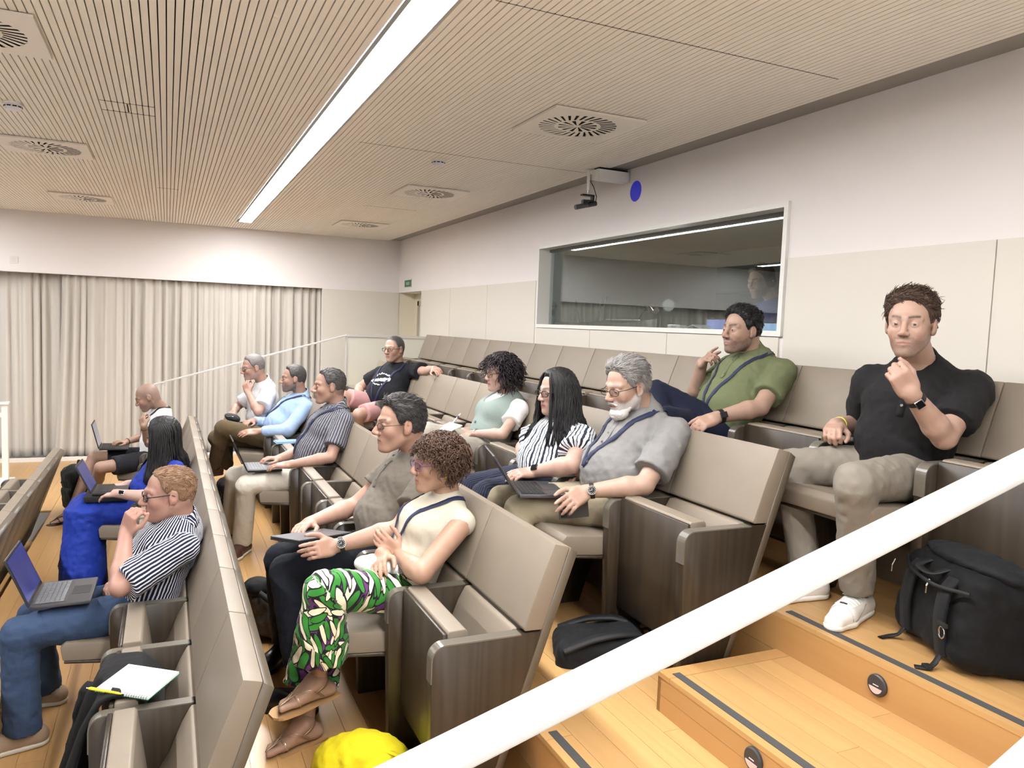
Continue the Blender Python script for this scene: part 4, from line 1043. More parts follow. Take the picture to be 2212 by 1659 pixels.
        for s_, tid in ((1, 2), (-1, 3)):
            I = ids == tid; kn, an = KN[s_], AN[s_]; a1, a2 = unit(kn-HP[s_]), unit(an-kn)
            up = (V[I]-kn)@a2 < (kn-V[I])@a1*1.0
            e1 = lat; d1, d2 = V[I]-HP[s_], V[I]-kn
            u1 = np.arctan2(d1@np.cross(a1, e1), d1@e1)*.085; u2 = np.arctan2(d2@np.cross(a2, e1), d2@e1)*.085
            L1 = np.linalg.norm(kn-HP[s_]); uv[I, 0] = np.where(up, u1, u2); uv[I, 1] = np.where(up, d1@a1, L1+d2@a2)
        I = ids <= 1; d = V-HC; uv[I, 0] = (np.arctan2(d@lat, d@ft)*.14)[I]; uv[I, 1] = -(d@sp)[I]
        pk['trouser'] = S
        pk['bottom'] = link(bt.get('name', 'trousers'), np_mesh('trousers', V, Q, bt['mat'], attrs={'cuv': uv}, org=org), None, body)
    # --- hair
    hs = o.get('hair')
    if hs:
        for it in (hs if isinstance(hs, list) else [hs]):
            if it.get('kind', 'short') == 'short':
                S = h.hair('short', it.get('thick', .008), None, it)
                if it.get('add'): it['add'](S, h, pk)
                V, Q = S.mesh(it.get('res', .0042)); d_ = Shd.ev(V)
                keep = (d_ > -.004)[Q].any(1); Q = Q[keep]; u_, inv = np.unique(Q, return_inverse=True); V, Q = V[u_], inv.reshape(Q.shape)
                hob = link('hair', np_mesh('hair', V, Q, it['mat'], org=org), None, body)
                if it.get('strands'): strands(h, S, Shd, V, hob, org, it)
            elif it['kind'] == 'fn': it['fn'](pk)
    if o.get('sock') is not None:
        for s_ in (1, -1):
            S = SDF(); S.rc(AN[s_]+vec(0, 0, .05), AN[s_]-vec(0, 0, .05), .041, .04, .01); V, Q = S.mesh(.008); link('sock', np_mesh('sock', V, Q, o['sock'], org=org), None, body)
    for fn in o.get('extra', ()): fn(pk)
    PEOPLE[key] = pk; return pk
def ring_pts(c, ax, r, n=24, e0=None, squash=1.0):
    ax = unit(ax); e1 = unit(np.cross(ax, vec(0, 0, 1) if abs(ax[2]) < .9 else vec(1, 0, 0))) if e0 is None else unit(e0-ax*(ax@e0)); e2 = np.cross(ax, e1)
    return [c+r*(e1*math.cos(2*math.pi*i/n)+e2*math.sin(2*math.pi*i/n)*squash) for i in range(n)]
def collar(pk, mat, parent, kind, cw=1.0):
    h, NB, ft, lat, org = pk['h'], pk['NB'], pk['ft'], pk['lat'], pk['org']
    ax = unit(h.w(-.03, 0, -.06)-NB); n = 40; V = []; rows = 5
    gap = .42 if kind == 'polo' else .3
    f2 = unit(ft-ax*(ft@ax)); l2 = unit(lat-ax*(lat@ax))
    for j in range(rows):
        for i in range(n):
            t = i/(n-1); a = gap+(2*math.pi-2*gap)*t            # angle from the front, around the neck
            back = .5-.5*math.cos(a)                            # 1 at the nape
            fr = 1-back
            inner = NB+ax*(.052+.026*back)+f2*(.018*fr-.006); r0 = .071
            P_top = inner+f2*math.cos(a)*r0+l2*math.sin(a)*r0*.95
            pt = fr**3*.035*cw
            out_ = NB+ax*(.020-.044*fr*cw)+f2*(math.cos(a)*(.090+pt*.9)+.02*fr)+l2*math.sin(a)*(.094+.012*fr)
            u = [0, .12, .35, .7, 1][j]; P = P_top*(1-u)+out_*u+ax*(.010*math.sin(math.pi*min(1, u*1.2))); V.append(P)
    V = np.array(V); S = pk['shirt']
    I = np.arange(n*2, n*rows); d = S.ev(V[I]); g = S.grad(V[I]); g /= np.linalg.norm(g, axis=1, keepdims=True)+1e-9
    V[I] = V[I]+g*np.where(np.arange(len(I)) >= n, np.clip(.005-d, -.05, .03), np.clip(.004-d, 0, .03))[:, None]
    Q = np.array([(j*n+i, j*n+i+1, (j+1)*n+i+1, (j+1)*n+i) for j in range(rows-1) for i in range(n-1)])
    me = np_mesh('collar', V, Q, mat, attrs={'cuv': np.stack([V@lat, V[:, 2], V[:, 0]], 1)}, org=org)
    o = link('collar', me, None, parent); s = o.modifiers.new('thick', 'SOLIDIFY'); s.thickness = .004; s.offset = 0
    # a patch of skin-side shadow is left open at the throat
    return o
def ribbon(pk, pts, wdt, mat, name, parent, S=None, off=.004, n=40, nrm=None, thick=.0015):
    pts = np.array(pts, float); seg = np.r_[0, np.cumsum(np.linalg.norm(np.diff(pts, axis=0), axis=1))]; t = np.linspace(0, seg[-1], n)
    P = np.stack([np.interp(t, seg, pts[:, i]) for i in range(3)], 1)
    for _ in range(3): P[1:-1] = .25*P[:-2]+.5*P[1:-1]+.25*P[2:]
    if S is not None: P = S.snap(P, off); N = S.grad(P)
    else: N = np.tile(vec(nrm), (n, 1))
    for _ in range(8): P[1:-1] = .25*P[:-2]+.5*P[1:-1]+.25*P[2:]
    N /= np.linalg.norm(N, axis=1, keepdims=True)+1e-9
    for _ in range(3): N[1:-1] = .25*N[:-2]+.5*N[1:-1]+.25*N[2:]
    Tn = np.gradient(P, axis=0); Bn = np.cross(Tn, N); Bn /= np.linalg.norm(Bn, axis=1, keepdims=True)+1e-9
    L_, R_ = P-Bn*wdt/2, P+Bn*wdt/2
    if S is not None:
        for A in (L_, R_):
            d = S.ev(A); A += N*np.clip(off*.8-d, 0, .02)[:, None]
    V = np.concatenate([L_, P+N*.0005, R_]); Q = np.array([(a*n+i, a*n+i+1, (a+1)*n+i+1, (a+1)*n+i) for a in (0, 1) for i in range(n-1)])
    o = link(name, np_mesh(name, V, Q, mat, attrs={'cuv': V}, org=pk['org']), None, parent); s = o.modifiers.new('thick', 'SOLIDIFY'); s.thickness = thick; s.offset = 1
    return o
def placket(pk, sh, top, o):
    if top.get('noplacket'): return
    NB, HC, ft, sp = pk['NB'], pk['HC'], pk['ft'], pk['sp']
    L = .16 if top.get('collar') == 'polo' else .40
    a = NB-sp*.05+ft*.13; b = NB-sp*(.05+L)+ft*.16
    ribbon(pk, [a, (a+b)/2, b], .026, top['mat'], 'placket', sh, pk['shirt'], .003, 14, thick=.002)
    nb = 2 if L < .2 else 5; mt = top.get('button', plain('button_grey', srgb(90, 84, 76), .4)); P = pk['shirt'].snap([a+(b-a)*((i+.5)/nb) for i in range(nb)], .006); g = pk['shirt'].grad(P)
    for i in range(nb):
        n = unit(g[i]); MB().disc(tuple(P[i]-pk['org']), n, .0055, .0025, 10).build('button', mt, sh)
def lanyard(pk, mat, parent=None, depth=.34, wdt=.018, tip=None, name='lanyard', card=None, dx=.0):
    h, NB, ft, lat, sp, S = pk['h'], pk['NB'], pk['ft'], pk['lat'], pk['sp'], pk['shirt']; body = pk['body']
    end = NB-sp*depth+ft*.2+lat*dx
    for s_ in (1, -1):
        nape = NB-ft*.075+sp*.035; side = NB+lat*s_*.085+sp*.015; mid = NB-sp*.10+ft*.12+lat*s_*.075; m2 = NB-sp*(.1+(depth-.1)*.5)+ft*.17+lat*(s_*.042+dx*.5)
        ribbon(pk, [nape, NB+lat*s_*.06-ft*.045+sp*.03, side, NB+lat*s_*.088+ft*.05-sp*.03, mid, m2, end], wdt, mat, name, body, S, .006, 46)
    if card is not None:
        P = pk['shirt'].snap([end-sp*.06], .012)[0]; n = unit(pk['shirt'].grad(P[None])[0]); t = unit(np.cross(sp, n)); u = np.cross(n, t)
        b = MB(); q = [P-pk['org']+t*a+u*c for a, c in ((-.035, -.05), (.035, -.05), (.035, .05), (-.035, .05))]
        b.add(q+[x+n*.003 for x in q], [(0, 3, 2, 1), (4, 5, 6, 7), (0, 1, 5, 4), (1, 2, 6, 5), (2, 3, 7, 6), (3, 0, 4, 7)]); b.build('badge', card, body)
        ribbon(pk, [end, P+u*.05], .008, mat, 'badge_clip', body, None, nrm=n, n=6)
def watch(pk, s_, strap, face, wide=.018, square=False, dist=.035, r=.031, case=None, up=None, name='watch'):
    W_, d, ax = pk['hand', s_]; c = W_-ax*dist; org = pk['org']
    b = MB(); n = 28; V = []; sq = .86
    up = unit(vec(up if up is not None else (0, -.5, 1))); up = unit(up-ax*(up@ax)); sd = np.cross(ax, up)
    for a in range(n):
        th = 2*math.pi*a/n
        for dr, da in ((0, -wide/2), (.003, -wide/2), (.003, wide/2), (0, wide/2)):
            V.append(c-org+ax*da+(up*math.cos(th)+sd*math.sin(th))*(r+dr))
    Fc = []
    for a in range(n):
        b2 = (a+1) % n
        for q in range(4): Fc.append((4*a+q, 4*a+(q+1) % 4, 4*b2+(q+1) % 4, 4*b2+q))
    b.add([tuple(v) for v in V], Fc); w_ = b.build(name, strap, pk['body'])
    p = c-org+up*(r+.001)
    if face is not None:
        if square:
            e = [p+ax*x*.018+sd*y*.015 for x, y in ((-1, -1), (1, -1), (1, 1), (-1, 1))]
            m = MB(); m.add([tuple(q) for q in e]+[tuple(q+up*.009) for q in e], [(0, 3, 2, 1), (4, 5, 6, 7), (0, 1, 5, 4), (1, 2, 6, 5), (2, 3, 7, 6), (3, 0, 4, 7)]); m.build('watch_case', case or face, w_, bevel=.003, smooth=True)
            e = [p+up*.0092+ax*x*.0155+sd*y*.0125 for x, y in ((-1, -1), (1, -1), (1, 1), (-1, 1))]
            m = MB(); m.add([tuple(q) for q in e]+[tuple(q+up*.0012) for q in e], [(0, 3, 2, 1), (4, 5, 6, 7), (0, 1, 5, 4), (1, 2, 6, 5), (2, 3, 7, 6), (3, 0, 4, 7)]); m.build('watch_screen', face, w_)
        else:
            MB().disc(tuple(p), up, .0205, .008, 28).build('watch_case', case or strap, w_); MB().disc(tuple(p+up*.008), up, .017, .001, 24).build('watch_dial', face, w_)
            for k in range(12):
                th = 2*math.pi*k/12; q = p+up*.0092+(ax*math.cos(th)+sd*math.sin(th))*.0135
                MB().disc(tuple(q), up, .0014, .0006, 6).build('watch_marker', m_white, w_)
            MB().tube([tuple(p+up*.0095), tuple(p+up*.0095+ax*.011)], .0007, 4).tube([tuple(p+up*.0095), tuple(p+up*.0095+sd*.008)], .0008, 4).build('watch_hand', m_white, w_)
    return w_
def foot(S, an, toe, s=1.0):
    d = unit(vec(toe[0]-an[0], toe[1]-an[1], 0)); l = np.cross(vec(0, 0, 1), d); pitch = toe-an
    heel = an-d*.045*s-vec(0, 0, .045)*s; ball = heel+(toe-heel)*.68; u = unit(np.cross(unit(toe-heel), l)); 
    S.rc(an, heel+d*.02, .034*s, .030*s, .02); S.rc(an+d*.02, ball, .034*s, .022*s, .025, lat=(l, 1.5)); S.rc(heel, ball, .026*s, .021*s, .02, lat=(l, 1.55))
    dd = unit(toe-heel)
    for i, (o_, ln, r) in enumerate(((.026, .058, .0125), (.009, .056, .0092), (-.006, .050, .0086), (-.019, .043, .008), (-.031, .034, .0078))):
        b_ = ball+l*o_*s*1.0+dd*.005; S.rc(b_, b_+dd*ln*s+u*-.002, r*s*1.05, r*s, .005)
def shoe(pk, s_, toe, mat, sole_mat=None, floor=None, s=1.0, low=True, name='shoe', laces=None, kind='sneaker'):
    an = pk['AN'][s_]; toe = J(*toe) if len(toe) == 3 else vec(toe[1:]); org = pk['org']
    fz = floor if floor is not None else None
    d = unit(vec(toe[0]-an[0], toe[1]-an[1], 0)) if fz is not None else unit(toe-an-vec(0, 0, -.06))
    up = vec(0, 0, 1) if fz is not None else unit(vec(0, 0, 1)-d*d[2]); l = np.cross(up, d); u = up
    base = vec(an[0], an[1], fz) if fz is not None else an-u*.085
    heel, ball, tip = base-d*.055*s+u*.04, base+d*.11*s+u*.036, base+d*.185*s+u*.03
    S = SDF(); S.rc(heel, ball, .038*s, .038*s, .02, lat=(l, 1.08)); S.rc(ball, tip, .038*s, .030*s, .02, lat=(l, 1.15)); S.rc(heel+u*.01, base+u*.085, .036*s, .036*s, .02); S.rc(base+u*.07+d*.01, base+d*.1*s+u*.045, .036*s, .034*s, .02)
    S.cut(base+u*.014, -u); S.cut(base+u*.092, u); SU = S
    V, Q = S.mesh(.006 if laces else .0075); o = link(name, np_mesh(name, V, Q, mat, org=org), None, pk['body'])
    S = SDF(); S.rc(base-d*.055*s+u*.02, base+d*.11*s+u*.02, .041*s, .043*s, .02, lat=(l, 1.05)); S.rc(base+d*.11*s+u*.02, base+d*.187*s+u*.02, .043*s, .033*s, .02, lat=(l, 1.1))
    S.cut(base+u*.0005, -u); S.cut(base+u*.026, u)
    V, Q = S.mesh(.0075); link('sole', np_mesh('sole', V, Q, sole_mat or mat, org=org), None, o)
    S1 = SDF(); S1.p = SU.p; S1.cuts = SU.cuts
    MB_s = plain('shoe_line', srgb(150, 146, 138), .7)
    if laces:
        for i in range(5):
            t = .035+.019*i; c = base+d*t*s+u*.12
            ribbon(pk, [c-l*.030-u*.05, c-l*.012-u*.01, c+l*.012-u*.01, c+l*.030-u*.05], .007, laces, 'lace', o, S1, .003, 12, thick=.003)
        ribbon(pk, [base+d*.13*s-l*.045+u*.03, base+d*.125*s-l*.02+u*.07, base+d*.125*s+l*.02+u*.07, base+d*.13*s+l*.045+u*.03], .003, MB_s, 'toe_seam', o, S1, .001, 16, thick=.001)
        for q in (-1, 1): ribbon(pk, [base+d*.02*s+l*q*.04+u*.07, base+d*.06*s+l*q*.045+u*.04, base+d*.12*s+l*q*.045+u*.03], .003, MB_s, 'side_seam', o, S1, .001, 14, thick=.001)
        ribbon(pk, [base+d*.115*s-l*.012+u*.08, base+d*.115*s+l*.012+u*.08], .008, M_strap, 'lace_tag', o, S1, .003, 6, thick=.002)
        b = MB()
        c = base+d*.035*s+u*.096-org
        b.tube([tuple(c), tuple(c+l*.03+u*.018), tuple(c+l*.045-u*.004), tuple(c+l*.012+u*.0)], .0026, 6); b.tube([tuple(c), tuple(c-l*.03+u*.016), tuple(c-l*.042-u*.004), tuple(c-l*.01)], .0026, 6)
        b.build('laces', laces, o)
    return o
# ------------------------------------------------------------------ clothes and hair colours
M_black_polo = cloth('black_pique', srgb(26, 25, 26), .85, 1400, .22)
M_grey_trouser = cloth('grey_trouser', srgb(128, 121, 110), .85, 1200, .3)
M_green_polo = cloth('olive_pique', srgb(98, 104, 74), .85, 1400, .25)
M_navy = cloth('navy_trouser', srgb(18, 23, 42), .85, 1000, .25)
M_lan = plain('lanyard_navy', srgb(22, 30, 62), .7)
M_strap = plain('black_strap', srgb(22, 22, 24), .5)
M_screen = plain('watch_glass', srgb(14, 16, 22), .1)
M_sneaker = plain('white_sneaker', srgb(232, 228, 220), .5, var=.02)
M_gold = plain('gold', srgb(212, 170, 80), .25, 1.0)
M_silver = plain('silver', srgb(190, 188, 182), .25, 1.0)
M_metal = plain('dark_wire', srgb(60, 56, 52), .35, .8)
M_frame_black = plain('black_frame', srgb(20, 20, 22), .35)
H_brown = hairmat('hair_brown', srgb(48, 34, 26), srgb(88, 66, 52)); H_black = hairmat('hair_black', srgb(10, 9, 10), srgb(34, 31, 32))
H_darkgrey = hairmat('hair_dark_grey', srgb(34, 32, 32), srgb(86, 82, 80)); H_grey = hairmat('hair_grey', srgb(96, 92, 90), srgb(190, 186, 182))
H_blond = hairmat('hair_thin_blond', srgb(112, 84, 62), srgb(160, 126, 98)); H_saltpepper = hairmat('hair_salt_pepper', srgb(70, 66, 64), srgb(140, 134, 130)); H_curlbrown = hairmat('hair_curly_brown', srgb(44, 30, 24), srgb(104, 76, 58))
def ring(pk, s_, mat, name='ring', finger=2, t=.35): pass
def bracelet(pk, s_, mat, dist=.03, r=.033, th=.004, name='bracelet'):
    W_, d, ax = pk['hand', s_]; pts = [tuple(p-pk['org']) for p in ring_pts(W_-ax*dist, ax, r, 25)]; pts.append(pts[0])
    return MB().tube(pts, th, 8).build(name, mat, pk['body'], smooth=True)
# ------------------------------------------------------------------ back row
person('A', 'man in a black polo shirt resting his chin on his fist, looking at the camera', dict(row=4, Y=2.16, dx=-.03, res=.0065, bres=.0046, hres=.0027, hs=1.06, head=(1966, 702, 2.06), ang=(27, 2, 0), neck=(1990, 797, 2.14), tyaw=24, hyw=14, sw=.19, tw=1.05, fat=.008, arms=1.12, hsz=1.05,
    arml=((2040, 945, 1.93), (1968, 850, 1.93)), armr=((1862, 918, 2.5), (1806, 918, 2.3)),
    handl=dict(tip=(1926, 784, 1.93), n=(.75, .5, -.35), curl=.85, thumb=.7), handr=dict(tip=(1776, 962, 2.2), n=(.35, .1, -1), curl=.75, thumb=.5),
    sock=M_strap, legl=((1848, 1042, 1.98), ('w', 2.50, 2.11, .99)), legr=(('w', 2.43, 2.44, 1.45), ('w', 2.47, 2.34, .99)), th=.47,
    ho=dict(skin=(0.399, 0.254, 0.193), hairc=(.05, .032, .022), browa=1.0, browt=1.15, beard=(.5, (.12, .075, .055)), jaw=1.02, iris=(.10, .07, .05), gaze=(1, .22, 0)),
    hair=[dict(mat=H_brown, thick=.009, vol=.018, hl=.084, na=.004, nf=190, strands=700, slen=.036, lift=.35, comb=(-.5, .5, 0))],
    top=dict(mat=M_black_polo, sleeve=.72, collar='polo', loose=.02, wr=.004), bottom=dict(mat=M_grey_trouser, loose=.018, thick=1.08, cuff=.056, wr=.004, to=.93),
    extra=(lambda pk: shoe(pk, 1, ('w', 2.36, 2.06, .9), M_sneaker, M_sneaker, .90, 1.1, laces=m_white), lambda pk: shoe(pk, -1, ('w', 2.30, 2.36, .9), M_sneaker, M_sneaker, .90, 1.1),
           lambda pk: watch(pk, 1, M_strap, M_screen, .022, True, .03, .033, M_silver, up=(-.6, -.7, -.1)), lambda pk: bracelet(pk, -1, plain('yellow_band', srgb(206, 190, 60), .5), .028, .033, .003))))
SY = seat_y
H_thin = dict(kind='short')
def long_hair(strand_r=.007, **kw): return kw
def mane(pk, mat, width=1.0, length=.34, back=.06, seed=1, front=.03, n=150, r=.006, part=.0, wave=.012, cover=.0):
    h = pk['h']; rnd = np.random.RandomState(seed); st = []
    for i in range(n):
        a = rnd.uniform(-1, 1)*math.pi*.80+math.pi                          # around the back of the head, 0 is the face
        if cover and rnd.rand() < cover: a = rnd.choice([-1, 1])*rnd.uniform(.85, 1.5)
        ca, sa = math.cos(a), math.sin(a); pts = []
        top = h.w(rnd.uniform(-.03, .05), part*.03+rnd.uniform(-.006, .006), .121+rnd.uniform(-.003, .004))
        L = length*rnd.uniform(.75, 1.08); ph = rnd.uniform(0, 6)
        ext = rnd.uniform(.94, 1.04)*width
        for t in np.linspace(0, 1, 11):
            if t < .45:
                u_ = t/.45; th = u_*math.pi*.5
                p = h.w(-.015+.104*ca*math.sin(th)*ext+(.03*(1-u_)), .086*sa*math.sin(th)*ext, .033+.09*math.cos(th))
            else:
                u_ = (t-.45)/.55; p = h.w(-.015+.104*ca*ext, .086*sa*ext, .033)
                p = p+vec(0, 0, -1)*u_*L+(h.R@vec(ca*.5, sa, 0))*back*u_*(1-.35*u_)+(h.R@vec(sa, ca, 0))*wave*math.sin(ph+u_*6)
            pts.append(p)
        S = pk.get('shirt')
        if S is not None:
            A = np.array(pts); d = S.ev(A); I = d < .012
            if I.any(): g = S.grad(A[I]); A[I] += g/(np.linalg.norm(g, axis=1, keepdims=True)+1e-9)*(.012-d[I])[:, None]
            pts = list(A)
        st.append(pts)
    return locks(h, pk['body'], pk['org'], mat, st, r, 'hair')
def beard_geo(pk):
    h = pk['h']; S = SDF(); h.e(S, (.074, 0, -.102), (.030, .034, .030), .02)
    h.e(S, (.055, 0, -.108), (.03, .045, .022), .02)
    for y in (-1, 1): h.r(S, (.035, y*.050, -.082), (.065, y*.024, -.103), .008, .014, .02); h.r(S, (.1, y*.003, -.047), (.088, y*.026, -.058), .0065, .005, .006)
    S.disp = lambda P: .003*snoise(P, 420, 2)
    V, Q = S.mesh(.004); link('beard', np_mesh('beard', V, Q, hairmat('beard_white', srgb(150, 146, 142), srgb(222, 218, 212)), org=pk['org']), None, pk['body'])
person('B', 'man in an olive green polo shirt pointing a finger at his nose', dict(row=4, Y=SY(4, 3), dx=-.06, res=.0065, bres=.0046, hres=.0028, hs=1.02, head=(1600, 715, 3.2), ang=(3, 0, 0), neck=(1634, 772, 3.2), tyaw=4, sw=.185, tw=1.06, fat=.02, arms=1.08,
    arml=((1642, 880, 2.95), (1545, 902, 2.95)), armr=((1499, 862, 3.5), (1516, 786, 3.4)),
    handl=dict(tip=(1490, 928, 2.95), n=(.3, .5, -1), curl=.35, thumb=.3), handr=dict(tip=(1545, 752, 3.3), n=(.5, .3, -.6), curl=(.08, .7, .8, .85), thumb=.5),
    legl=((1418, 848, 3.1), (1440, 985, 3.1)), legr=((1440, 905, 3.4), (1450, 1040, 3.4)),
    ho=dict(skin=(0.343, 0.221, 0.165), hairc=(.015, .013, .012), beard=(.55, (.05, .035, .03)), browt=1.25, browa=.95, gaze=(1, -.15, .02)),
    hair=[dict(mat=H_black, thick=.008, vol=.016, hl=.088, na=.004, nf=200, strands=650, slen=.03, lift=.45, comb=(-.4, .2, .2))],
    top=dict(mat=M_green_polo, sleeve=.7, collar='polo', loose=.018, wr=.004), bottom=dict(mat=M_navy, loose=.014, cuff=.05),
    extra=(lambda pk: watch(pk, 1, M_strap, M_screen, .022, True, .03, .032, M_strap, up=(-.3, -.9, .3)), lambda pk: lanyard(pk, M_lan, depth=.40, dx=-.02))))
# ------------------------------------------------------------------ fourth row
M_grey_shirt = cloth('grey_shirt', srgb(126, 124, 122), .85, 1500, .3); M_khaki = cloth('khaki_trouser', srgb(150, 139, 116), .85, 1100, .3)
person('C', 'bearded grey-haired man in a grey shirt with a laptop on his knees', dict(row=3, Y=SY(3, 1), dx=-.05, res=.006, bres=.0044, hres=.0026, hs=1.08, head=(1353, 836, 3.08), ang=(6, 14, 0), neck=(1400, 893, 3.09), tyaw=4, sw=.205, tw=1.02, fat=.03, arms=1.1, hsz=1.08, ua=.315,
    arml=((1392, 1048, 2.80), (1262, 1062, 2.85)), armr=((1300, 1020, 3.3), (1240, 1032, 3.25)),
    handl=dict(tip=(1195, 1112, 2.82), n=(.15, .75, -.6), curl=(.12, .3, .35, .4), thumb=.25, spread=.1), handr=dict(tip=(1195, 1042, 3.15), n=(0, 0, -1), curl=.4, thumb=.3),
    legl=((1122, 1098, 2.95), (1110, 1290, 2.95)), legr=((1082, 1078, 3.25), (1075, 1270, 3.25)), th=.46,
    ho=dict(skin=(0.382, 0.247, 0.185), hairc=(.25, .24, .23), brow=(.25, .23, .22), beard=(.9, (.50, .48, .46)), gaze=(1, 0, -.45)),
    hair=[dict(mat=H_grey, thick=.009, vol=.016, hl=.088, na=.0035, nf=150, strands=800, slen=.045, lift=.25)],
    top=dict(mat=M_grey_shirt, sleeve=.78, collar='shirt', loose=.02, flare=.016, wr=.005, wf=45), bottom=dict(mat=M_khaki, loose=.016, cuff=.055),
    extra=(lambda pk: glasses(pk['h'], pk['body'], pk['org'], M_metal, .0015, .021, .72), lambda pk: watch(pk, 1, M_strap, plain('dial_black', srgb(18, 18, 20), .3), .02, False, .035, .033, M_silver, up=(-.35, -.9, .3)),
           lambda pk: lanyard(pk, M_lan, depth=.36, wdt=.024, dx=-.03), lambda pk: beard_geo(pk))))
M_bw = cloth('black_white_print', (.2, .2, .2), stripes=(.05, ((0, srgb(40, 44, 58)), (.22, srgb(222, 222, 224)), (.42, srgb(60, 66, 84)), (.5, srgb(200, 204, 210)), (.68, srgb(28, 32, 44)), (.8, srgb(232, 230, 228)))))
M_pin = cloth('navy_pinstripe', (.02, .02, .04), stripes=(.014, ((0, srgb(26, 29, 44)), (.8, srgb(58, 62, 80)))))
person('D', 'woman with long straight black hair and black glasses, notebook on her lap', dict(row=3, Y=SY(3, 2), fem=True, dx=-.13, res=.0065, bres=.0046, hres=.003, hs=1.0, head=(1203, 846, 3.58), ang=(4, 6, 0), neck=(1222, 912, 3.6), tyaw=5, sw=.17, tw=1.02, fat=.02, arms=1.1, hsz=.95,
    arml=((1236, 1004, 3.4), (1150, 1020, 3.4)), armr=((1130, 968, 3.85), (1136, 1010, 3.6)),
    handl=dict(tip=(1105, 1024, 3.4), n=(.2, .4, -1), curl=.3), handr=dict(tip=(1110, 1025, 3.55), n=(0, 0, -1), curl=.35),
    legl=((1052, 1072, 3.45), (1040, 1250, 3.45)), legr=((1015, 1058, 3.75), (1005, 1230, 3.75)),
    ho=dict(skin=(0.407, 0.259, 0.205), hairc=(.02, .018, .02), lips=(.38, .10, .10)),
    hair=[dict(mat=H_black, thick=.008, vol=.008, hl=.08), dict(kind='fn', fn=lambda pk: mane(pk, H_black, 1.03, .30, .055, 4, n=420, r=.0038, part=.3, cover=.25))],
    top=dict(mat=M_bw, sleeve=.62, loose=.018, flare=.03, collar='none', wr=.004), bottom=dict(mat=M_pin, loose=.03, cuff=.08, thick=1.1),
    extra=(lambda pk: glasses(pk['h'], pk['body'], pk['org'], M_frame_black, .0024, .021, .72), lambda pk: watch(pk, 1, plain('white_band', srgb(226, 222, 214), .5), M_screen, .02, True, .03, .029, M_strap, up=(-.3, -.6, .7)))))
M_vest = cloth('sage_vest', srgb(128, 140, 134), .85, 1000, .25); M_tee_white = cloth('white_tee', srgb(232, 230, 228), .85, 1200, .2); M_beige = cloth('stone_trouser', srgb(150, 144, 132), .85, 1000, .3)
def vest(pk):
    NB, HC, P_, lat, ft, sp, SH = pk['NB'], pk['HC'], pk['P'], pk['lat'], pk['ft'], pk['sp'], pk['SH']; S = SDF(); r = .027; tw = .92
    S.chain([HC, P_[0], P_[1], P_[2]], [.116*tw+r, .106*tw+r, .112*tw+r, .088*tw+r], .035, lat=(lat, 1.28))
    for s_ in (1, -1): S.ell(HC+(NB-HC)*.64+ft*.087+lat*s_*.07, vec(.066, .066, .07), np.stack([ft, lat, sp], 1), .03)
    for s_ in (1, -1): S.rc(SH[s_]+lat*s_*.05, SH[s_]+lat*s_*.02-vec(0, 0, .12), .085, .07, .015, op='s')
    S.ell(NB+ft*.06-sp*.03, vec(.1, .075, .13), np.stack([ft, lat, sp], 1), .02, op='s')
    V, Q = S.mesh(.007); v = link('vest', np_mesh('vest', V, Q, M_vest, org=pk['org']), None, pk['body'])
    P = S.snap([HC+(NB-HC)*t+ft*.2 for t in (.2, .38)], .004); g = S.grad(P)
    for p, n in zip(P, g): MB().disc(tuple(p-pk['org']), unit(n), .009, .004, 12).build('button', plain('vest_button', srgb(90, 100, 110), .4), v)
person('E', 'woman with a dark curly bob in a white tee and grey-green vest writing notes', dict(row=3, Y=SY(3, 4), fem=True, dx=-.07, res=.0075, bres=.0052, hres=.0033, hs=.98, head=(1081, 806, 4.62), ang=(2, 6, 0), neck=(1100, 858, 4.65), tyaw=3, sw=.155, tw=.9,
    arml=((1086, 938, 4.45), (1024, 936, 4.45)), armr=((1070, 925, 4.9), (1012, 930, 4.75)),
    handl=dict(tip=(985, 940, 4.45), n=(.2, .3, -1), curl=.3), handr=dict(tip=(975, 925, 4.6), n=(-.2, .3, -1), curl=.6, thumb=.6),
    legl=((955, 960, 4.5), (945, 1090, 4.5)), legr=((925, 935, 4.85), (915, 1060, 4.85)),
    ho=dict(skin=(0.407, 0.266, 0.211), hairc=(.03, .015, .02), lips=(.42, .14, .13)),
    hair=[dict(mat=H_black, thick=.012, vol=.02, hl=.082), dict(kind='fn', fn=lambda pk: curls(pk['h'], pk['body'], pk['org'], hairmat('hair_dark_plum', srgb(14, 8, 12), srgb(44, 28, 34)), 900, 5, 1.22, .10, .012, .0028, low=-.13, turns=1.6, front=.015, side=4.0))],
    top=dict(mat=M_tee_white, sleeve=.55, loose=.016, flare=.016, collar='none'), bottom=dict(mat=M_beige, loose=.02, cuff=.06),
    extra=(vest, lambda pk: glasses(pk['h'], pk['body'], pk['org'], M_metal, .0015, .022, .85), lambda pk: bracelet(pk, 1, M_silver, .02, .028, .003))))
M_blk_tee = cloth('black_tee', srgb(26, 27, 32), .85, 1200, .22); M_pink = cloth('pink_shorts', srgb(186, 142, 140), .85, 1000, .3)
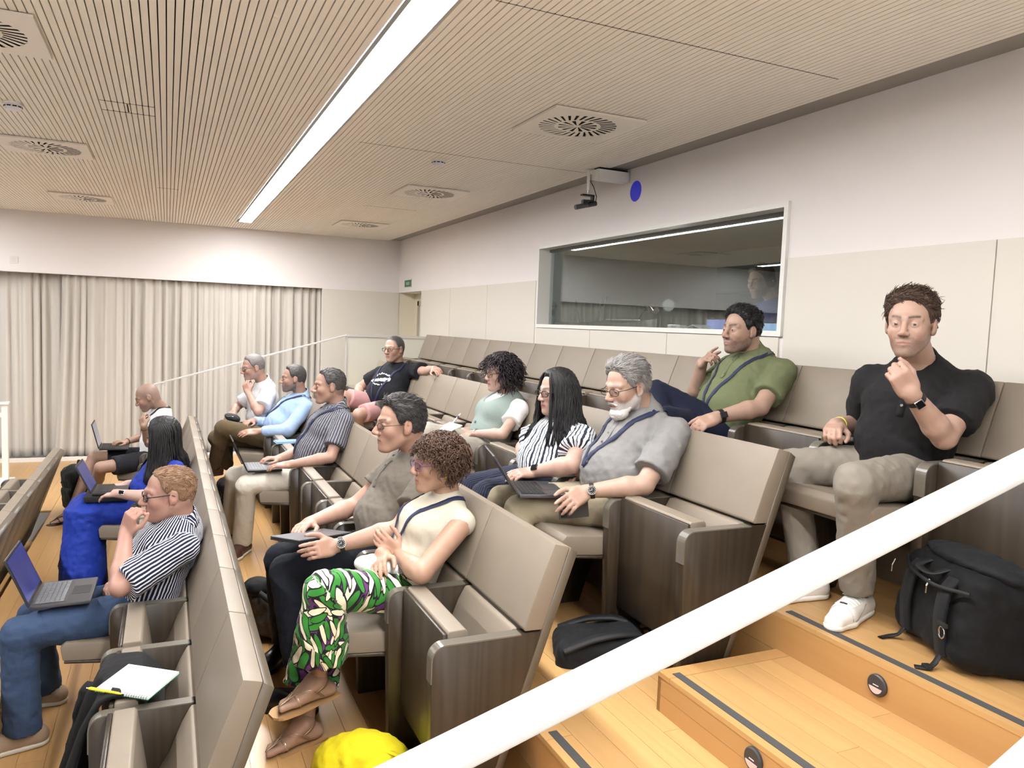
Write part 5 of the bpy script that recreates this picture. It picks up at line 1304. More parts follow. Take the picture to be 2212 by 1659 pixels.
def tee_print(pk):
    NB, HC, ft, sp, lat = pk['NB'], pk['HC'], pk['ft'], pk['sp'], pk['lat']; S = pk['shirt']
    for nm, f_, x0, x1, amp, wd in (('print_line', .78, -.085, .085, .004, .010), ('print_script', .64, -.115, .10, .012, .020), ('print_swash', .60, -.09, .09, .004, .008), ('print_line', .50, -.06, .07, .004, .009)):
        k = 46; t = np.linspace(0, 1, k); c = HC+(NB-HC)*f_+ft*.2
        arch = .03*(4*t*(1-t)-.5) if f_ > .7 else (-.015*(4*t*(1-t)-.5) if f_ < .55 else .03*(t-.5))
        P = np.array([c+lat*(x0+(x1-x0)*a)+sp*(b+amp*math.sin(a*70)) for a, b in zip(t, arch)]); P = S.snap(P, .003); N = S.grad(P); N /= np.linalg.norm(N, axis=1, keepdims=True)+1e-9
        b = MB()
        step = 3 if nm == 'print_line' else 1
        for i in range(0, k-1, step):
            if nm == 'print_script' and i % 7 == 6: continue
            j = min(k-1, i+(2 if step == 3 else 1)); u_ = np.cross(N[i], P[j]-P[i]); u_ = unit(u_)*wd/2; q = [P[i]-u_, P[j]-u_, P[j]+u_, P[i]+u_]
            q = [x-pk['org']+N[i]*.001 for x in q]; b.add([tuple(x) for x in q], [(0, 1, 2, 3)])
        b.build(nm, m_white, pk['top'])
person('F', 'smiling man in a black printed tee and pink shorts, one arm over a chair back', dict(row=3, Y=SY(3, 9), dx=-.05, res=.0085, bres=.0062, hres=.0036, hs=1.05, head=(851, 754, 7.2), ang=(34, 4, 0), neck=(857, 794, 7.25), tyaw=34, hyw=20, sw=.19, tw=1.1, fat=.035, arms=1.1,
    shl=(896, 800, 7.1), arml=((922, 803, 6.75), (938, 797, 6.5)), armr=((776, 838, 7.6), (774, 868, 7.2)),
    handl=dict(tip=(958, 803, 6.3), n=(.3, 0, -1), curl=.3), handr=dict(tip=(778, 892, 7.1), n=(.5, .5, -.6), curl=.25, spread=.2),
    legl=((775, 895, 7.0), (762, 975, 7.0)), legr=((742, 856, 7.4), (745, 960, 7.3)), bare=True,
    ho=dict(skin=(0.420, 0.259, 0.198), hairc=(.08, .06, .05), scalp=(.55, (.12, .10, .09)), hl=.085, beard=(.25, (.2, .15, .12))),
    hair=[dict(mat=H_darkgrey, thick=.003, vol=0, hl=.09, rec=.02, na=.001)],
    top=dict(mat=M_blk_tee, sleeve=.6, loose=.02, flare=.016, collar='none'), bottom=dict(mat=M_pink, name='shorts', loose=.02, to=-.12),
    extra=(lambda pk: glasses(pk['h'], pk['body'], pk['org'], M_frame_black, .002, .021, .68), tee_print, lambda pk: lanyard(pk, M_lan, depth=.40, wdt=.02, card=plain('badge_red', srgb(150, 70, 60), .5)))))
# ------------------------------------------------------------------ third row
M_white_shirt = cloth('white_shirt', srgb(196, 195, 196), .8, 1500, .25); M_blue_shirt = cloth('light_blue_shirt', srgb(146, 168, 200), .8, 1500, .28); M_olive = cloth('olive_chino', srgb(84, 70, 48), .85, 1000, .3); M_dark_tr = cloth('dark_trouser', srgb(52, 52, 60), .85, 1000, .25)
M_brown_shoe = plain('brown_leather', srgb(74, 48, 36), .4); M_sole = plain('pale_sole', srgb(200, 194, 180), .6); M_blk_shoe = plain('black_leather', srgb(20, 20, 21), .35)
person('G', 'grey-haired man in a white shirt leaning forward with his hand at his mouth', dict(row=2, Y=SY(2, 10), dx=-.10, res=.009, bres=.0062, hres=.0036, hs=1.03, head=(546, 794, 7.72), ang=(12, 12, 0), neck=(571, 832, 7.77), tyaw=6, sw=.185, tw=1.05, fat=.02,
    arml=((558, 890, 7.55), (536, 848, 7.5)), armr=((510, 880, 8.0), (505, 890, 7.8)),
    handl=dict(tip=(527, 818, 7.6), n=(.6, .5, -.4), curl=.6, thumb=.5), handr=dict(tip=(490, 900, 7.7), n=(0, 0, -1), curl=.4),
    legl=((490, 930, 7.6), (490, 1010, 7.6)), legr=((480, 925, 7.95), (480, 1000, 7.95)),
    ho=dict(skin=(0.382, 0.227, 0.172), hairc=(.22, .21, .21), beard=(.3, (.3, .27, .25)), hl=.085), hair=[dict(mat=H_saltpepper, thick=.006, vol=.004, hl=.088, rec=.02, na=.002)],
    top=dict(mat=M_white_shirt, sleeve=.75, collar='shirt', loose=.024, flare=.014), bottom=dict(mat=M_dark_tr), extra=(lambda pk: glasses(pk['h'], pk['body'], pk['org'], M_metal, .0014, .020, .75),)))
def knees_crossed(pk): pass
person('H', 'bearded man in a light blue shirt and brown trousers with legs crossed', dict(row=2, Y=SY(2, 9), dx=-.08, res=.0085, bres=.006, hres=.0034, hs=1.03, head=(633, 818, 7.22), ang=(-2, 2, 0), neck=(652, 860, 7.25), tyaw=2, sw=.18, tw=1.05, fat=.02,
    arml=((622, 930, 7.0), (556, 932, 7.0)), armr=((585, 915, 7.5), (545, 910, 7.3)),
    handl=dict(tip=(515, 936, 6.95), n=(.1, .5, -.8), curl=.2, spread=.1), handr=dict(tip=(525, 912, 7.15), n=(0, 0, -1), curl=.5),
    legl=((457, 918, 7.05), (462, 1008, 7.35)), legr=((468, 945, 7.4), (492, 1005, 7.5)), th=.5, shn=.44,
    ho=dict(skin=(0.343, 0.207, 0.152), hairc=(.05, .045, .04), beard=(.75, (.13, .11, .10)), hl=.088), hair=[dict(mat=H_darkgrey, thick=.007, vol=.008, hl=.092, rec=.03, na=.002)],
    top=dict(mat=M_blue_shirt, sleeve=1.86, collar='shirt', loose=.022), bottom=dict(mat=M_olive, loose=.02, thick=1.05),
    extra=(lambda pk: lanyard(pk, M_lan, depth=.3, wdt=.02), lambda pk: shoe(pk, -1, (470, 1015, 7.5), M_brown_shoe, None, .3), lambda pk: shoe(pk, 1, (440, 1025, 7.35), M_brown_shoe, None, None))))
M_pinshirt = cloth('grey_striped_shirt', (.2, .2, .2), stripes=(.0165, ((0, srgb(72, 72, 80)), (.40, srgb(96, 96, 102)), (.55, srgb(196, 196, 198)), (.66, srgb(84, 84, 92)), (.9, srgb(52, 52, 60)))))
M_white_jean = cloth('off_white_jeans', srgb(196, 189, 175), .85, 900, .3)
person('I', 'man in a grey striped short-sleeved shirt and white trousers typing on a laptop', dict(row=2, Y=SY(2, 6)-.04, dx=-.05, res=.0065, bres=.0048, hres=.003, hs=1.08, head=(711, 834, 5.66), ang=(-3, 3, 0), neck=(730, 884, 5.67), tyaw=2, sw=.185, tw=1.05, fat=.01,
    arml=((714, 988, 5.45), (626, 1004, 5.45)), armr=((660, 975, 5.9), (603, 990, 5.8)),
    handl=dict(tip=(565, 1006, 5.45), n=(0, .15, -1), curl=.25, spread=.12), handr=dict(tip=(555, 990, 5.7), n=(0, 0, -1), curl=.3, spread=.1),
    legl=((532, 1048, 5.5), (523, 1168, 5.5)), legr=((508, 1028, 5.85), (500, 1140, 5.85)), th=.47, shn=.45,
    ho=dict(skin=(0.369, 0.221, 0.165), hairc=(.10, .08, .07), scalp=(.5, (.10, .08, .07)), hl=.084, browa=.5, nose=1.1), hair=[dict(mat=H_darkgrey, thick=.004, vol=.004, hl=.086, rec=.025, na=.0015, strands=350, slen=.02, lift=.2)],
    top=dict(mat=M_pinshirt, sleeve=.72, collar='shirt', loose=.022, flare=.014, wr=.004, noplacket=True), bottom=dict(mat=M_white_jean, loose=.016, cuff=.062, thick=1.02, to=1.03),
    extra=(lambda pk: lanyard(pk, M_lan, depth=.42, wdt=.024), lambda pk: shoe(pk, 1, (495, 1198, 5.45), M_brown_shoe, M_sole, .3, 1.1), lambda pk: shoe(pk, -1, (480, 1165, 5.85), M_brown_shoe, M_sole, .3, 1.1))))
M_taupe_polo = cloth('taupe_pique', srgb(108, 101, 91), .85, 1500, .3); M_dkjean = cloth('dark_jeans', srgb(15, 18, 27), .85, 900, .25)
person('J', 'dark-haired man in a taupe polo shirt holding a closed laptop', dict(row=2, Y=SY(2, 2), dx=-.04, res=.006, bres=.0042, hres=.0025, hs=1.12, head=(862, 917, 3.58), ang=(4, 2, 0), neck=(903, 985, 3.61), tyaw=3, sw=.205, tw=1.03, fat=.022, arms=1.1, hsz=1.05, ua=.31, fa=.27,
    arml=((862, 1143, 3.3), (722, 1180, 3.25)), armr=((768, 1092, 3.75), (668, 1130, 3.6)),
    handl=dict(tip=(625, 1200, 3.2), n=(.1, .85, -.3), curl=(.1, .4, .45, .5), thumb=.2), handr=dict(tip=(608, 1158, 3.45), n=(-.1, -.5, -1), curl=.15, thumb=.3),
    legl=((578, 1238, 3.4), (640, 1435, 3.35)), legr=((553, 1212, 3.75), (612, 1385, 3.7)), th=.48, shn=.44,
    ho=dict(skin=(0.394, 0.234, 0.172), hairc=(.03, .028, .028), flush=.08, nose=1.05), hair=[dict(mat=H_darkgrey, thick=.009, vol=.012, hl=.086, rec=.012, na=.003, nf=170, strands=800, slen=.04, lift=.2)],
    top=dict(mat=M_taupe_polo, sleeve=.62, collar='polo', loose=.018, flare=.012, wr=.0045, wf=42), bottom=dict(mat=M_dkjean, loose=.016, thick=1.1),
    extra=(lambda pk: glasses(pk['h'], pk['body'], pk['org'], M_metal, .0013, .019, .72), lambda pk: watch(pk, 1, M_strap, plain('dial_black', srgb(18, 18, 20), .3), .02, False, .032, .032, M_silver, up=(-.25, -.9, .35)),
           lambda pk: shoe(pk, 1, (570, 1490, 3.35), M_blk_shoe, None, .3, 1.1), lambda pk: shoe(pk, -1, (580, 1430, 3.7), M_blk_shoe, None, .3, 1.1))))
M_ivory = cloth('ivory_knit', srgb(190, 182, 164), .85, 1500, .2); M_leaf = leaf_cloth('leaf_print')
def sandal(pk, s_, mat, sole, floor_pitch=None):
    an, toe = pk['foot', s_]; org = pk['org']; d = unit(toe-an); l = unit(np.cross(vec(0, 0, 1), d)); h_ = unit(vec(toe[0]-an[0], toe[1]-an[1], 0))
    heel = an-h_*.05-vec(0, 0, .045); dd = unit(toe+h_*.03-heel); u = unit(np.cross(dd, l)); u = u if u[2] > 0 else -u; Ln = np.linalg.norm(toe-heel)+.055
    n = 20; prof = []
    for i in range(n+1):
        t = i/n; w_ = .026+.016*math.sin(math.pi*min(1, t*.62+.12))+.012*smooth(np.array([t]), .35, .7)[0]-.03*max(0, (t-.86)/.14)**2; prof.append((t*Ln-.03, w_))
    V = []; base = heel-u*.026
    for z_ in (0, -.010):
        V += [base+dd*a+l*b+u*z_-org for a, b in prof]+[base+dd*a-l*b+u*z_-org for a, b in prof[::-1]]
    m = 2*(n+1); b = MB(); b.add([tuple(v) for v in V], [tuple(range(m-1, -1, -1)), tuple(range(m, 2*m))]+[(i, (i+1) % m, m+(i+1) % m, m+i) for i in range(m)])
    o = b.build('sandal', sole, pk['body'])
    S = pk['B']; pt = lambda a, w_, z_: base+dd*a*Ln+l*w_+u*z_
    for pts in ([pt(.80, .008, .03), pt(.62, .0, .06), pt(.42, .03, .07), pt(.25, .045, .05), pt(.18, .04, .02)], [pt(.80, .008, .03), pt(.62, .0, .06), pt(.42, -.03, .07), pt(.25, -.045, .05), pt(.18, -.04, .02)],
                [pt(.52, .045, .01), pt(.56, .02, .05), pt(.56, -.02, .05), pt(.52, -.045, .01)], [pt(.3, .04, .05), pt(.2, .035, .07), pt(.05, .0, .075), pt(.2, -.035, .07), pt(.3, -.04, .05)]):
        ribbon(pk, pts, .008, mat, 'strap', o, S, .003, 18, thick=.003)
    return o
def gather(pk): pass
M_bronze = plain('bronze_strap', srgb(176, 150, 124), .35, .7); M_tan = plain('tan_sole', srgb(176, 138, 94), .6)
person('K', 'woman with short curly hair in a sleeveless ivory top and leaf-print trousers, arms folded', dict(row=2, Y=SY(2, 1), fem=True, dx=-.09, res=.006, bres=.0042, hres=.0025, hs=1.02, head=(945, 1001, 3.06), ang=(0, 2, 0), neck=(968, 1078, 3.09), tyaw=2, sw=.165, tw=.95, arms=1.05, hsz=.95, ua=.29,
    arml=((910, 1238, 2.9), (862, 1200, 2.9)), armr=((880, 1200, 3.25), ('w', .81, 3.01, 1.045)),
    handl=dict(tip=(822, 1165, 3.05), n=(.3, .9, -.1), curl=.35, thumb=.2), handr=dict(tip=(800, 1268, 2.78), n=(.5, .6, -.3), curl=.2, spread=.1),
    legl=((700, 1272, 2.95), (690, 1468, 2.92)), legr=(('w', .60, 3.16, .82), ('z', 662, 1560, .385)), th=.44, shn=.42, feet=(1, -1), toel=(606, 1525, 2.9), toer=('z', 571, 1625, .32), fs=.98,
    ho=dict(skin=(0.369, 0.221, 0.152), hairc=(.06, .04, .03), lips=(.40, .14, .12)),
    hair=[dict(mat=H_curlbrown, thick=.008, vol=.004, hl=.082), dict(kind='fn', fn=lambda pk: curls(pk['h'], pk['body'], pk['org'], H_curlbrown, 1250, 8, 1.15, .046, .010, .0021, low=-.07, turns=2.0, front=.055))],
    top=dict(mat=M_ivory, sleeve=0, collar='turtle', loose=.012, wr=.002, flatc=False), bottom=dict(mat=M_leaf, loose=.03, thick=.92, cuff=.10, to=.70, wr=.006, wf=38),
    extra=(lambda pk: lanyard(pk, M_lan, depth=.34, wdt=.02), lambda pk: glasses(pk['h'], pk['body'], pk['org'], plain('purple_frame', srgb(130, 90, 130), .4), .0022, .022, .8),
           lambda pk: bracelet(pk, 1, M_silver, .01, .0275, .004, 'watch'), lambda pk: sandal(pk, 1, M_bronze, M_tan), lambda pk: sandal(pk, -1, M_bronze, M_tan),
           lambda pk: MB().tube([tuple(p-pk['org']) for p in ring_pts(pk['h'].w(-.006, .083, -.045), pk['h'].f, .008, 13)], .0016, 6).build('earring', M_gold, pk['body']))))
# ------------------------------------------------------------------ second row
M_navy_stripe = cloth('navy_white_striped_shirt', (.1, .1, .1), stripes=(.0135, ((0, srgb(24, 28, 52)), (.60, srgb(226, 226, 230)))))
M_jean = cloth('blue_jeans', srgb(44, 60, 86), .85, 900, .35, col2=srgb(62, 80, 108))
M_sand_shoe = plain('beige_suede', srgb(150, 128, 104), .8)
person('L', 'man with thinning fair hair in a navy and white striped shirt, hand at his glasses', dict(row=1, Y=SY(1, 3), dx=-.08, res=.006, bres=.0042, hres=.0025, hs=1.12, head=(364, 1066, 4.05), ang=(6, 4, 0), neck=(392, 1128, 4.09), tyaw=3, sw=.185, tw=1.08, fat=.025, arms=1.08, hsz=1.06, ua=.34, fa=.28,
    shl=(392, 1185, 3.93), arml=((258, 1268, 3.85), (272, 1150, 3.85)), armr=(('w', -.02, 4.32, .68), ('w', -.20, 4.2, .66)),
    handl=dict(tip=(296, 1070, 3.88), n=(.75, .55, 0), curl=.72, thumb=.6), handr=dict(d=(-.5, -1, 0), n=(.2, 0, -1), curl=.4),
    legl=((42, 1368, 3.9), (48, 1572, 3.9)), legr=((75, 1330, 4.3), (95, 1478, 4.35)), th=.5, shn=.45,
    ho=dict(skin=(0.420, 0.239, 0.185), hairc=(.22, .15, .10), flush=.14, scalp=(.35, (.30, .20, .14)), hl=.098, browa=.4, nose=1.05), hair=[dict(mat=H_blond, thick=.006, vol=.003, hl=.10, rec=.03, na=.002, top=.5, strands=550, slen=.024, lift=.15)],
    top=dict(mat=M_navy_stripe, sleeve=.93, collar='shirt', loose=.024, flare=.012, wr=.005, wf=42, noplacket=True), bottom=dict(mat=M_jean, loose=.018, cuff=.068, thick=1.1, wr=.004, to=1.03),
    extra=(lambda pk: glasses(pk['h'], pk['body'], pk['org'], M_frame_black, .0022, .020, .68), lambda pk: shoe(pk, 1, (-20, 1612, 3.9), M_sand_shoe, M_sole, 0.0, 1.12), lambda pk: shoe(pk, -1, (40, 1520, 4.35), M_sand_shoe, M_sole, 0.0, 1.12))))
M_royal = cloth('royal_blue_dress', srgb(20, 46, 140), .7, 900, .25)
def long_skirt(S, pk):
    kn, an = pk['KN'], pk['AN']; c = (kn[1]+kn[-1])/2; b = vec((an[1][0]+an[-1][0])/2+.03, (an[1][1]+an[-1][1])/2, .05)
    S.rc(pk['HC'], c, .13, .115, .05, lat=(pk['lat'], 1.6), tid=1); S.rc(c, b, .125, .155, .05, lat=(pk['lat'], 1.6), flat=True, tid=1)
person('M', 'woman with long black hair in a royal blue dress working on a laptop', dict(row=1, Y=SY(1, 7), fem=True, dx=-.10, res=.0075, bres=.005, hres=.0036, hs=1.02, head=(352, 939, 6.12), ang=(-4, 14, 0), neck=(376, 990, 6.17), tyaw=0, sw=.165, tw=1.08, fat=.02, arms=1.08,
    arml=((330, 1075, 5.95), (252, 1066, 5.92)), armr=((318, 1045, 6.45), (275, 1046, 6.3)),
    handl=dict(tip=(200, 1074, 5.9), n=(0, .1, -1), curl=.3, spread=.1), handr=dict(tip=(238, 1050, 6.2), n=(0, .1, -1), curl=.35),
    legl=((178, 1108, 6.0), (172, 1238, 6.0)), legr=((172, 1095, 6.3), (165, 1222, 6.3)),
    ho=dict(skin=(0.433, 0.285, 0.238), hairc=(.015, .014, .016), lips=(.42, .15, .14)),
    hair=[dict(mat=H_black, thick=.012, vol=.010, hl=.08), dict(kind='fn', fn=lambda pk: mane(pk, H_black, 1.08, .36, .05, 9, n=430, r=.0042, cover=.3, wave=.008))],
    top=dict(mat=M_royal, name='dress_top', sleeve=1.12, loose=.02, collar='none', wr=.005), bottom=dict(mat=M_royal, name='skirt', loose=.03, cuff=.09, thick=1.15, skirt=long_skirt, wr=.005),
    extra=(lambda pk: watch(pk, 1, M_strap, M_screen, .018, True, .028, .028, M_silver, up=(-.2, -.8, .5)), lambda pk: glasses(pk['h'], pk['body'], pk['org'], M_frame_black, .0018, .02, .7), lambda pk: shoe(pk, 1, (130, 1256, 6.0), M_blk_shoe, None, 0.0, .92), lambda pk: shoe(pk, -1, (130, 1235, 6.3), M_blk_shoe, None, 0.0, .92))))
M_dkshorts = cloth('black_shorts', srgb(34, 34, 40), .85, 1000, .25)
person('N', 'bald man in white tee and dark shorts bent over a laptop by the curtain', dict(row=1, Y=SY(1, 11), dx=-.12, res=.0085, bres=.006, hres=.0036, hs=1.06, head=(318, 858, 8.15), ang=(2, 26, 0), neck=(350, 884, 8.22), tyaw=4, sw=.185, tw=1.0, arms=1.0,
    arml=((322, 958, 8.0), (311, 922, 8.0)), armr=((318, 940, 8.5), (272, 955, 8.35)),
    handl=dict(tip=(303, 888, 8.0), n=(.6, .5, -.3), curl=.55, thumb=.5), handr=dict(tip=(236, 953, 8.25), n=(0, 0, -1), curl=.3),
    legl=((218, 1010, 8.0), ('z', 196, 1085, .09)), legr=((203, 988, 8.45), ('z', 152, 1108, .09)), bare=True, th=.5, shn=.44, feet=(1, -1), toel=('z', 150, 1098, .02), toer=('z', 88, 1133, .02),
    ho=dict(skin=(0.318, 0.194, 0.139), hairc=(.04, .03, .03), scalp=(.35, (.14, .11, .10)), hl=.08, beard=(.4, (.10, .08, .07)), gaze=(1, 0, -.3)),
    top=dict(mat=M_tee_white, sleeve=.0, loose=.018, collar='none'), bottom=dict(mat=M_dkshorts, name='shorts', loose=.022, to=-.22),
    extra=(lambda pk: lanyard(pk, M_strap, depth=.3, wdt=.018), lambda pk: bracelet(pk, 1, plain('brown_cord', srgb(80, 56, 40), .8), .02, .03, .004), lambda pk: bracelet(pk, -1, M_strap, .02, .03, .004), lambda pk: sandal(pk, -1, M_strap, M_blk_shoe), lambda pk: sandal(pk, 1, M_strap, M_blk_shoe))))
# ------------------------------------------------------------------ laptops, papers, phones
m_lapd = plain('laptop_dark_grey', srgb(58, 58, 62), .4, .5); m_lapb = plain('laptop_black', srgb(24, 24, 26), .45); m_laps = plain('laptop_space_grey', srgb(92, 92, 96), .35, .7)
m_keys = plain('laptop_keys', srgb(96, 98, 102), .5); m_keyd = plain('laptop_keys_dark', srgb(22, 22, 24), .5); m_bezel = plain('laptop_bezel', srgb(12, 12, 14), .3)
def screen_mat(name, c1, c2, strength):
    k = NT(name); v = k.coord('Object'); n = k.n('ShaderNodeTexWave'); n.inputs['Scale'].default_value = 2.2; n.inputs['Distortion'].default_value = 6; n.inputs['Detail'].default_value = 1; k.l(v, n.inputs[0])
    col = k.mix(n.outputs[1], c1, c2); k.set((.01, .01, .015), .25); k.l(col, k.b.inputs['Emission Color']); k.b.inputs['Emission Strength'].default_value = strength; return k.m
def laptop(label, hinge, user, w_, d_, tilt, body, keys, screen, pitch=0.0, lid=None):
    yaw = math.atan2(user[1], user[0]); e = empty('laptop', hinge, yaw, label=label, cat='laptop', group='open laptops on laps'); e.rotation_euler = (0, pitch, yaw)
    MB().box(.004, d_, -w_/2, w_/2, 0, .016).build('base', body, e, bevel=.004, smooth=True)
    MB().box(.012, d_*.60, -w_*.44, w_*.44, .0162, .0172).build('keyboard_deck', m_bezel if keys is m_keyd else body, e)
    kb = MB(); nr, nc = 6, 14
    for r in range(nr):
        for c in range(nc):
            if r == nr-1 and 3 < c < 9:
                if c > 4: continue
                x0, y0 = .02+r*(d_*.56-.02)/nr, -w_*.43+c*(w_*.86/nc); kb.box(x0, x0+(d_*.56-.02)/nr*.84, y0, y0+w_*.86/nc*4.9, .0172, .0188); continue
            x0, y0 = .02+r*(d_*.56-.02)/nr, -w_*.43+c*(w_*.86/nc); kb.box(x0, x0+(d_*.56-.02)/nr*.84, y0, y0+w_*.86/nc*.86, .0172, .0188)
    kb.build('keys', keys, e)['kind'] = 'stuff'
    MB().box(d_*.63, d_*.94, -w_*.17, w_*.17, .0162, .0168).build('touchpad', lid or body, e)
    t = math.radians(tilt); L = bpy.data.objects.new('lid', None); C.objects.link(L); L.parent = e; L.location = (0, 0, .012); L.rotation_euler = (0, -t, 0)
    MB().box(-.004, .004, -w_/2, w_/2, 0, d_*.97).build('lid_shell', lid or body, L, bevel=.003)
    MB().box(.004, .0052, -w_/2+.004, w_/2-.004, .004, d_*.97-.004).build('bezel', m_bezel, L)
    MB().box(.0052, .0058, -w_/2+.012, w_/2-.012, .018, d_*.97-.012).build('screen', screen, L)
    return e
SCR_B = screen_mat('screen_blue', srgb(48, 58, 150), srgb(90, 96, 190), .55); SCR_D = screen_mat('screen_dim', srgb(60, 66, 120), srgb(150, 150, 180), .5); SCR_W = screen_mat('screen_pale', srgb(150, 150, 160), srgb(200, 200, 205), .6)
laptop('dark grey convertible laptop with a blue screen on striped shirt man\'s lap', (-.557, 4.055, .655), (1, -.02), .34, .245, 21, m_laps, m_keys, SCR_B, -.02, m_lapd)
laptop('grey laptop open on the knees of the grey-bearded man', (1.50, 3.24, 1.222), (.96, -.25), .31, .225, 34, m_laps, m_keyd, SCR_D)
laptop('thin black laptop on the lap of the man in white trousers', (.505, 5.62, .925), (1, 0), .31, .235, 24, m_lapb, m_keys, SCR_D)
laptop('laptop with a blue screen on the lap of the woman in blue', (-.475, 6.12, .712), (1, -.05), .31, .225, 26, m_lapd, m_keyd, SCR_B)
laptop('black laptop on the bare knees of the bald man', (-.585, 8.22, .69), (1, 0), .34, .25, 16, m_lapb, m_keyd, SCR_W, .03)
MB().box(-.14, .14, -.17, .17, -.022, .022).build('laptop_sleeve', plain('black_neoprene', srgb(18, 18, 20), .8), None, (-.385, 6.13, .683), bevel=.012, smooth=True, label='padded black laptop sleeve under the laptop of the woman in blue', cat='laptop sleeve')
e = empty('closed_laptop', (.61, 3.50, 1.005), math.radians(28), label='closed dark laptop held by the man in the taupe polo', cat='laptop'); e.rotation_euler = (math.radians(-6), math.radians(4), math.radians(28))
MB().box(-.15, .15, -.105, .105, -.009, -.001).build('base', m_lapb, e, bevel=.003); MB().box(-.15, .15, -.105, .105, .0, .008).build('lid', m_laps, e, bevel=.003); MB().box(.06, .10, .045, .052, .008, .0085).build('logo_bar', m_silver if 'm_silver' in globals() else M_silver, e)
m_paper = plain('paper', srgb(238, 237, 236), .8, var=.01)
def notebook(label, loc, rz, w_, d_, th=.012, cover=None, rx=0.0, coil=False, ry=0.0):
    e = empty('notebook', loc, label=label, cat='notebook'); e.rotation_euler = (rx, ry, rz)
    MB().box(-w_/2, w_/2, -d_/2, d_/2, 0, .002).build('cover', cover or m_white, e); MB().box(-w_/2+.002, w_/2-.002, -d_/2+.002, d_/2-.002, .002, th).build('pages', m_paper, e)
    if coil:
        for i in range(22):
            x = -w_/2+.006+i*(w_-.012)/21; pts = [(x, -d_/2+.004+.007*math.cos(a), th/2+.008*math.sin(a)) for a in np.linspace(0, 2*math.pi, 9)]
            MB().tube(pts, .0009, 4).build('coil_ring', M_metal, e)
    return e
a0 = math.atan2(2.753-2.88, -.026+.197)
nbk = notebook('white spiral notepad lying on the black jacket and armrest', (-.09, 2.898, .694), a0, .213, .172, .010, plain('notepad_back_green', srgb(40, 120, 90), .6), coil=True, rx=.10)
e = empty('pen', (-.19, 2.862, .697), a0-.02, label='yellow pen lying along the spiral of the white notepad', cat='pen')
m_yel = plain('yellow_plastic', srgb(226, 216, 40), .35); m_ppurp = plain('purple_grip', srgb(60, 50, 70), .5)
MB().tube([(-.07, 0, 0), (-.064, 0, 0), (.05, 0, 0), (.066, 0, 0)], [.002, .0045, .0048, .0016], 10).build('barrel', m_yel, e, smooth=True); MB().tube([(-.076, 0, 0), (-.068, 0, 0)], .002, 8).build('push_button', m_white, e); MB().box(-.06, -.025, -.001, .001, .0045, .0065).build('clip', m_yel, e)
for i in range(5): MB().tube([(.006+i*.008, 0, 0), (.009+i*.008, 0, 0)], .0053, 10).build('grip_ring', plain('pen_grip', srgb(176, 160, 30), .5), e)
notebook('open notebook with green cover on the lap of the black-haired woman', (1.70, 3.60, 1.185), math.radians(-20), .15, .20, .012, plain('notebook_green', srgb(40, 110, 70), .6))
notebook('small white notepad in the hands of the woman in the vest', (1.66, 4.60, 1.335), math.radians(10), .11, .16, .006, ry=-.35)
e = empty('pen', (1.73, 4.70, 1.365), label='pale pen in the right hand of the woman in the vest', cat='pen'); e.rotation_euler = (.3, -.75, .3)
MB().tube([(-.06, 0, 0), (.055, 0, 0), (.07, 0, 0)], [.0045, .0045, .001], 8).build('barrel', m_white, e, smooth=True); MB().tube([(.03, 0, 0), (.045, 0, 0)], .0048, 8).build('grip', m_ppurp, e)
e = empty('booklet', (.90, 6.46, .978), math.radians(4), label='pale blue brochures lying on the armrest beside the blue shirt man', cat='brochure')
MB().box(-.09, .09, -.07, .07, -.006, 0).build('lower_sheet', plain('blue_paper', srgb(150, 178, 214), .5), e); MB().box(-.085, .095, -.06, .075, .001, .006).build('upper_sheet', plain('navy_paper', srgb(96, 126, 170), .5), e)
# phone under the bearded man's hand
PC = PEOPLE['C']; hp = PC['hand', 1]; pc = PC['WR'][1]+hp[1]*.10+vec(.03, .035, -.05)
e = empty('phone', tuple(pc), label='dark phone under the left hand of the grey-bearded man', cat='phone'); e.rotation_euler = (math.radians(78), 0, math.radians(4))
MB().box(-.078, .078, -.038, .038, -.004, .004).build('case', plain('phone_case', srgb(70, 66, 64), .35), e, bevel=.006, smooth=True); MB().box(-.072, -.040, -.032, .0, .004, .0065).build('camera_bump', m_lapb, e, bevel=.003)
for x, y in ((-.064, -.024), (-.064, -.008), (-.048, -.016)): MB().disc((x, y, .0065), (0, 0, 1), .0062, .0015, 14).build('lens', m_bezel, e)
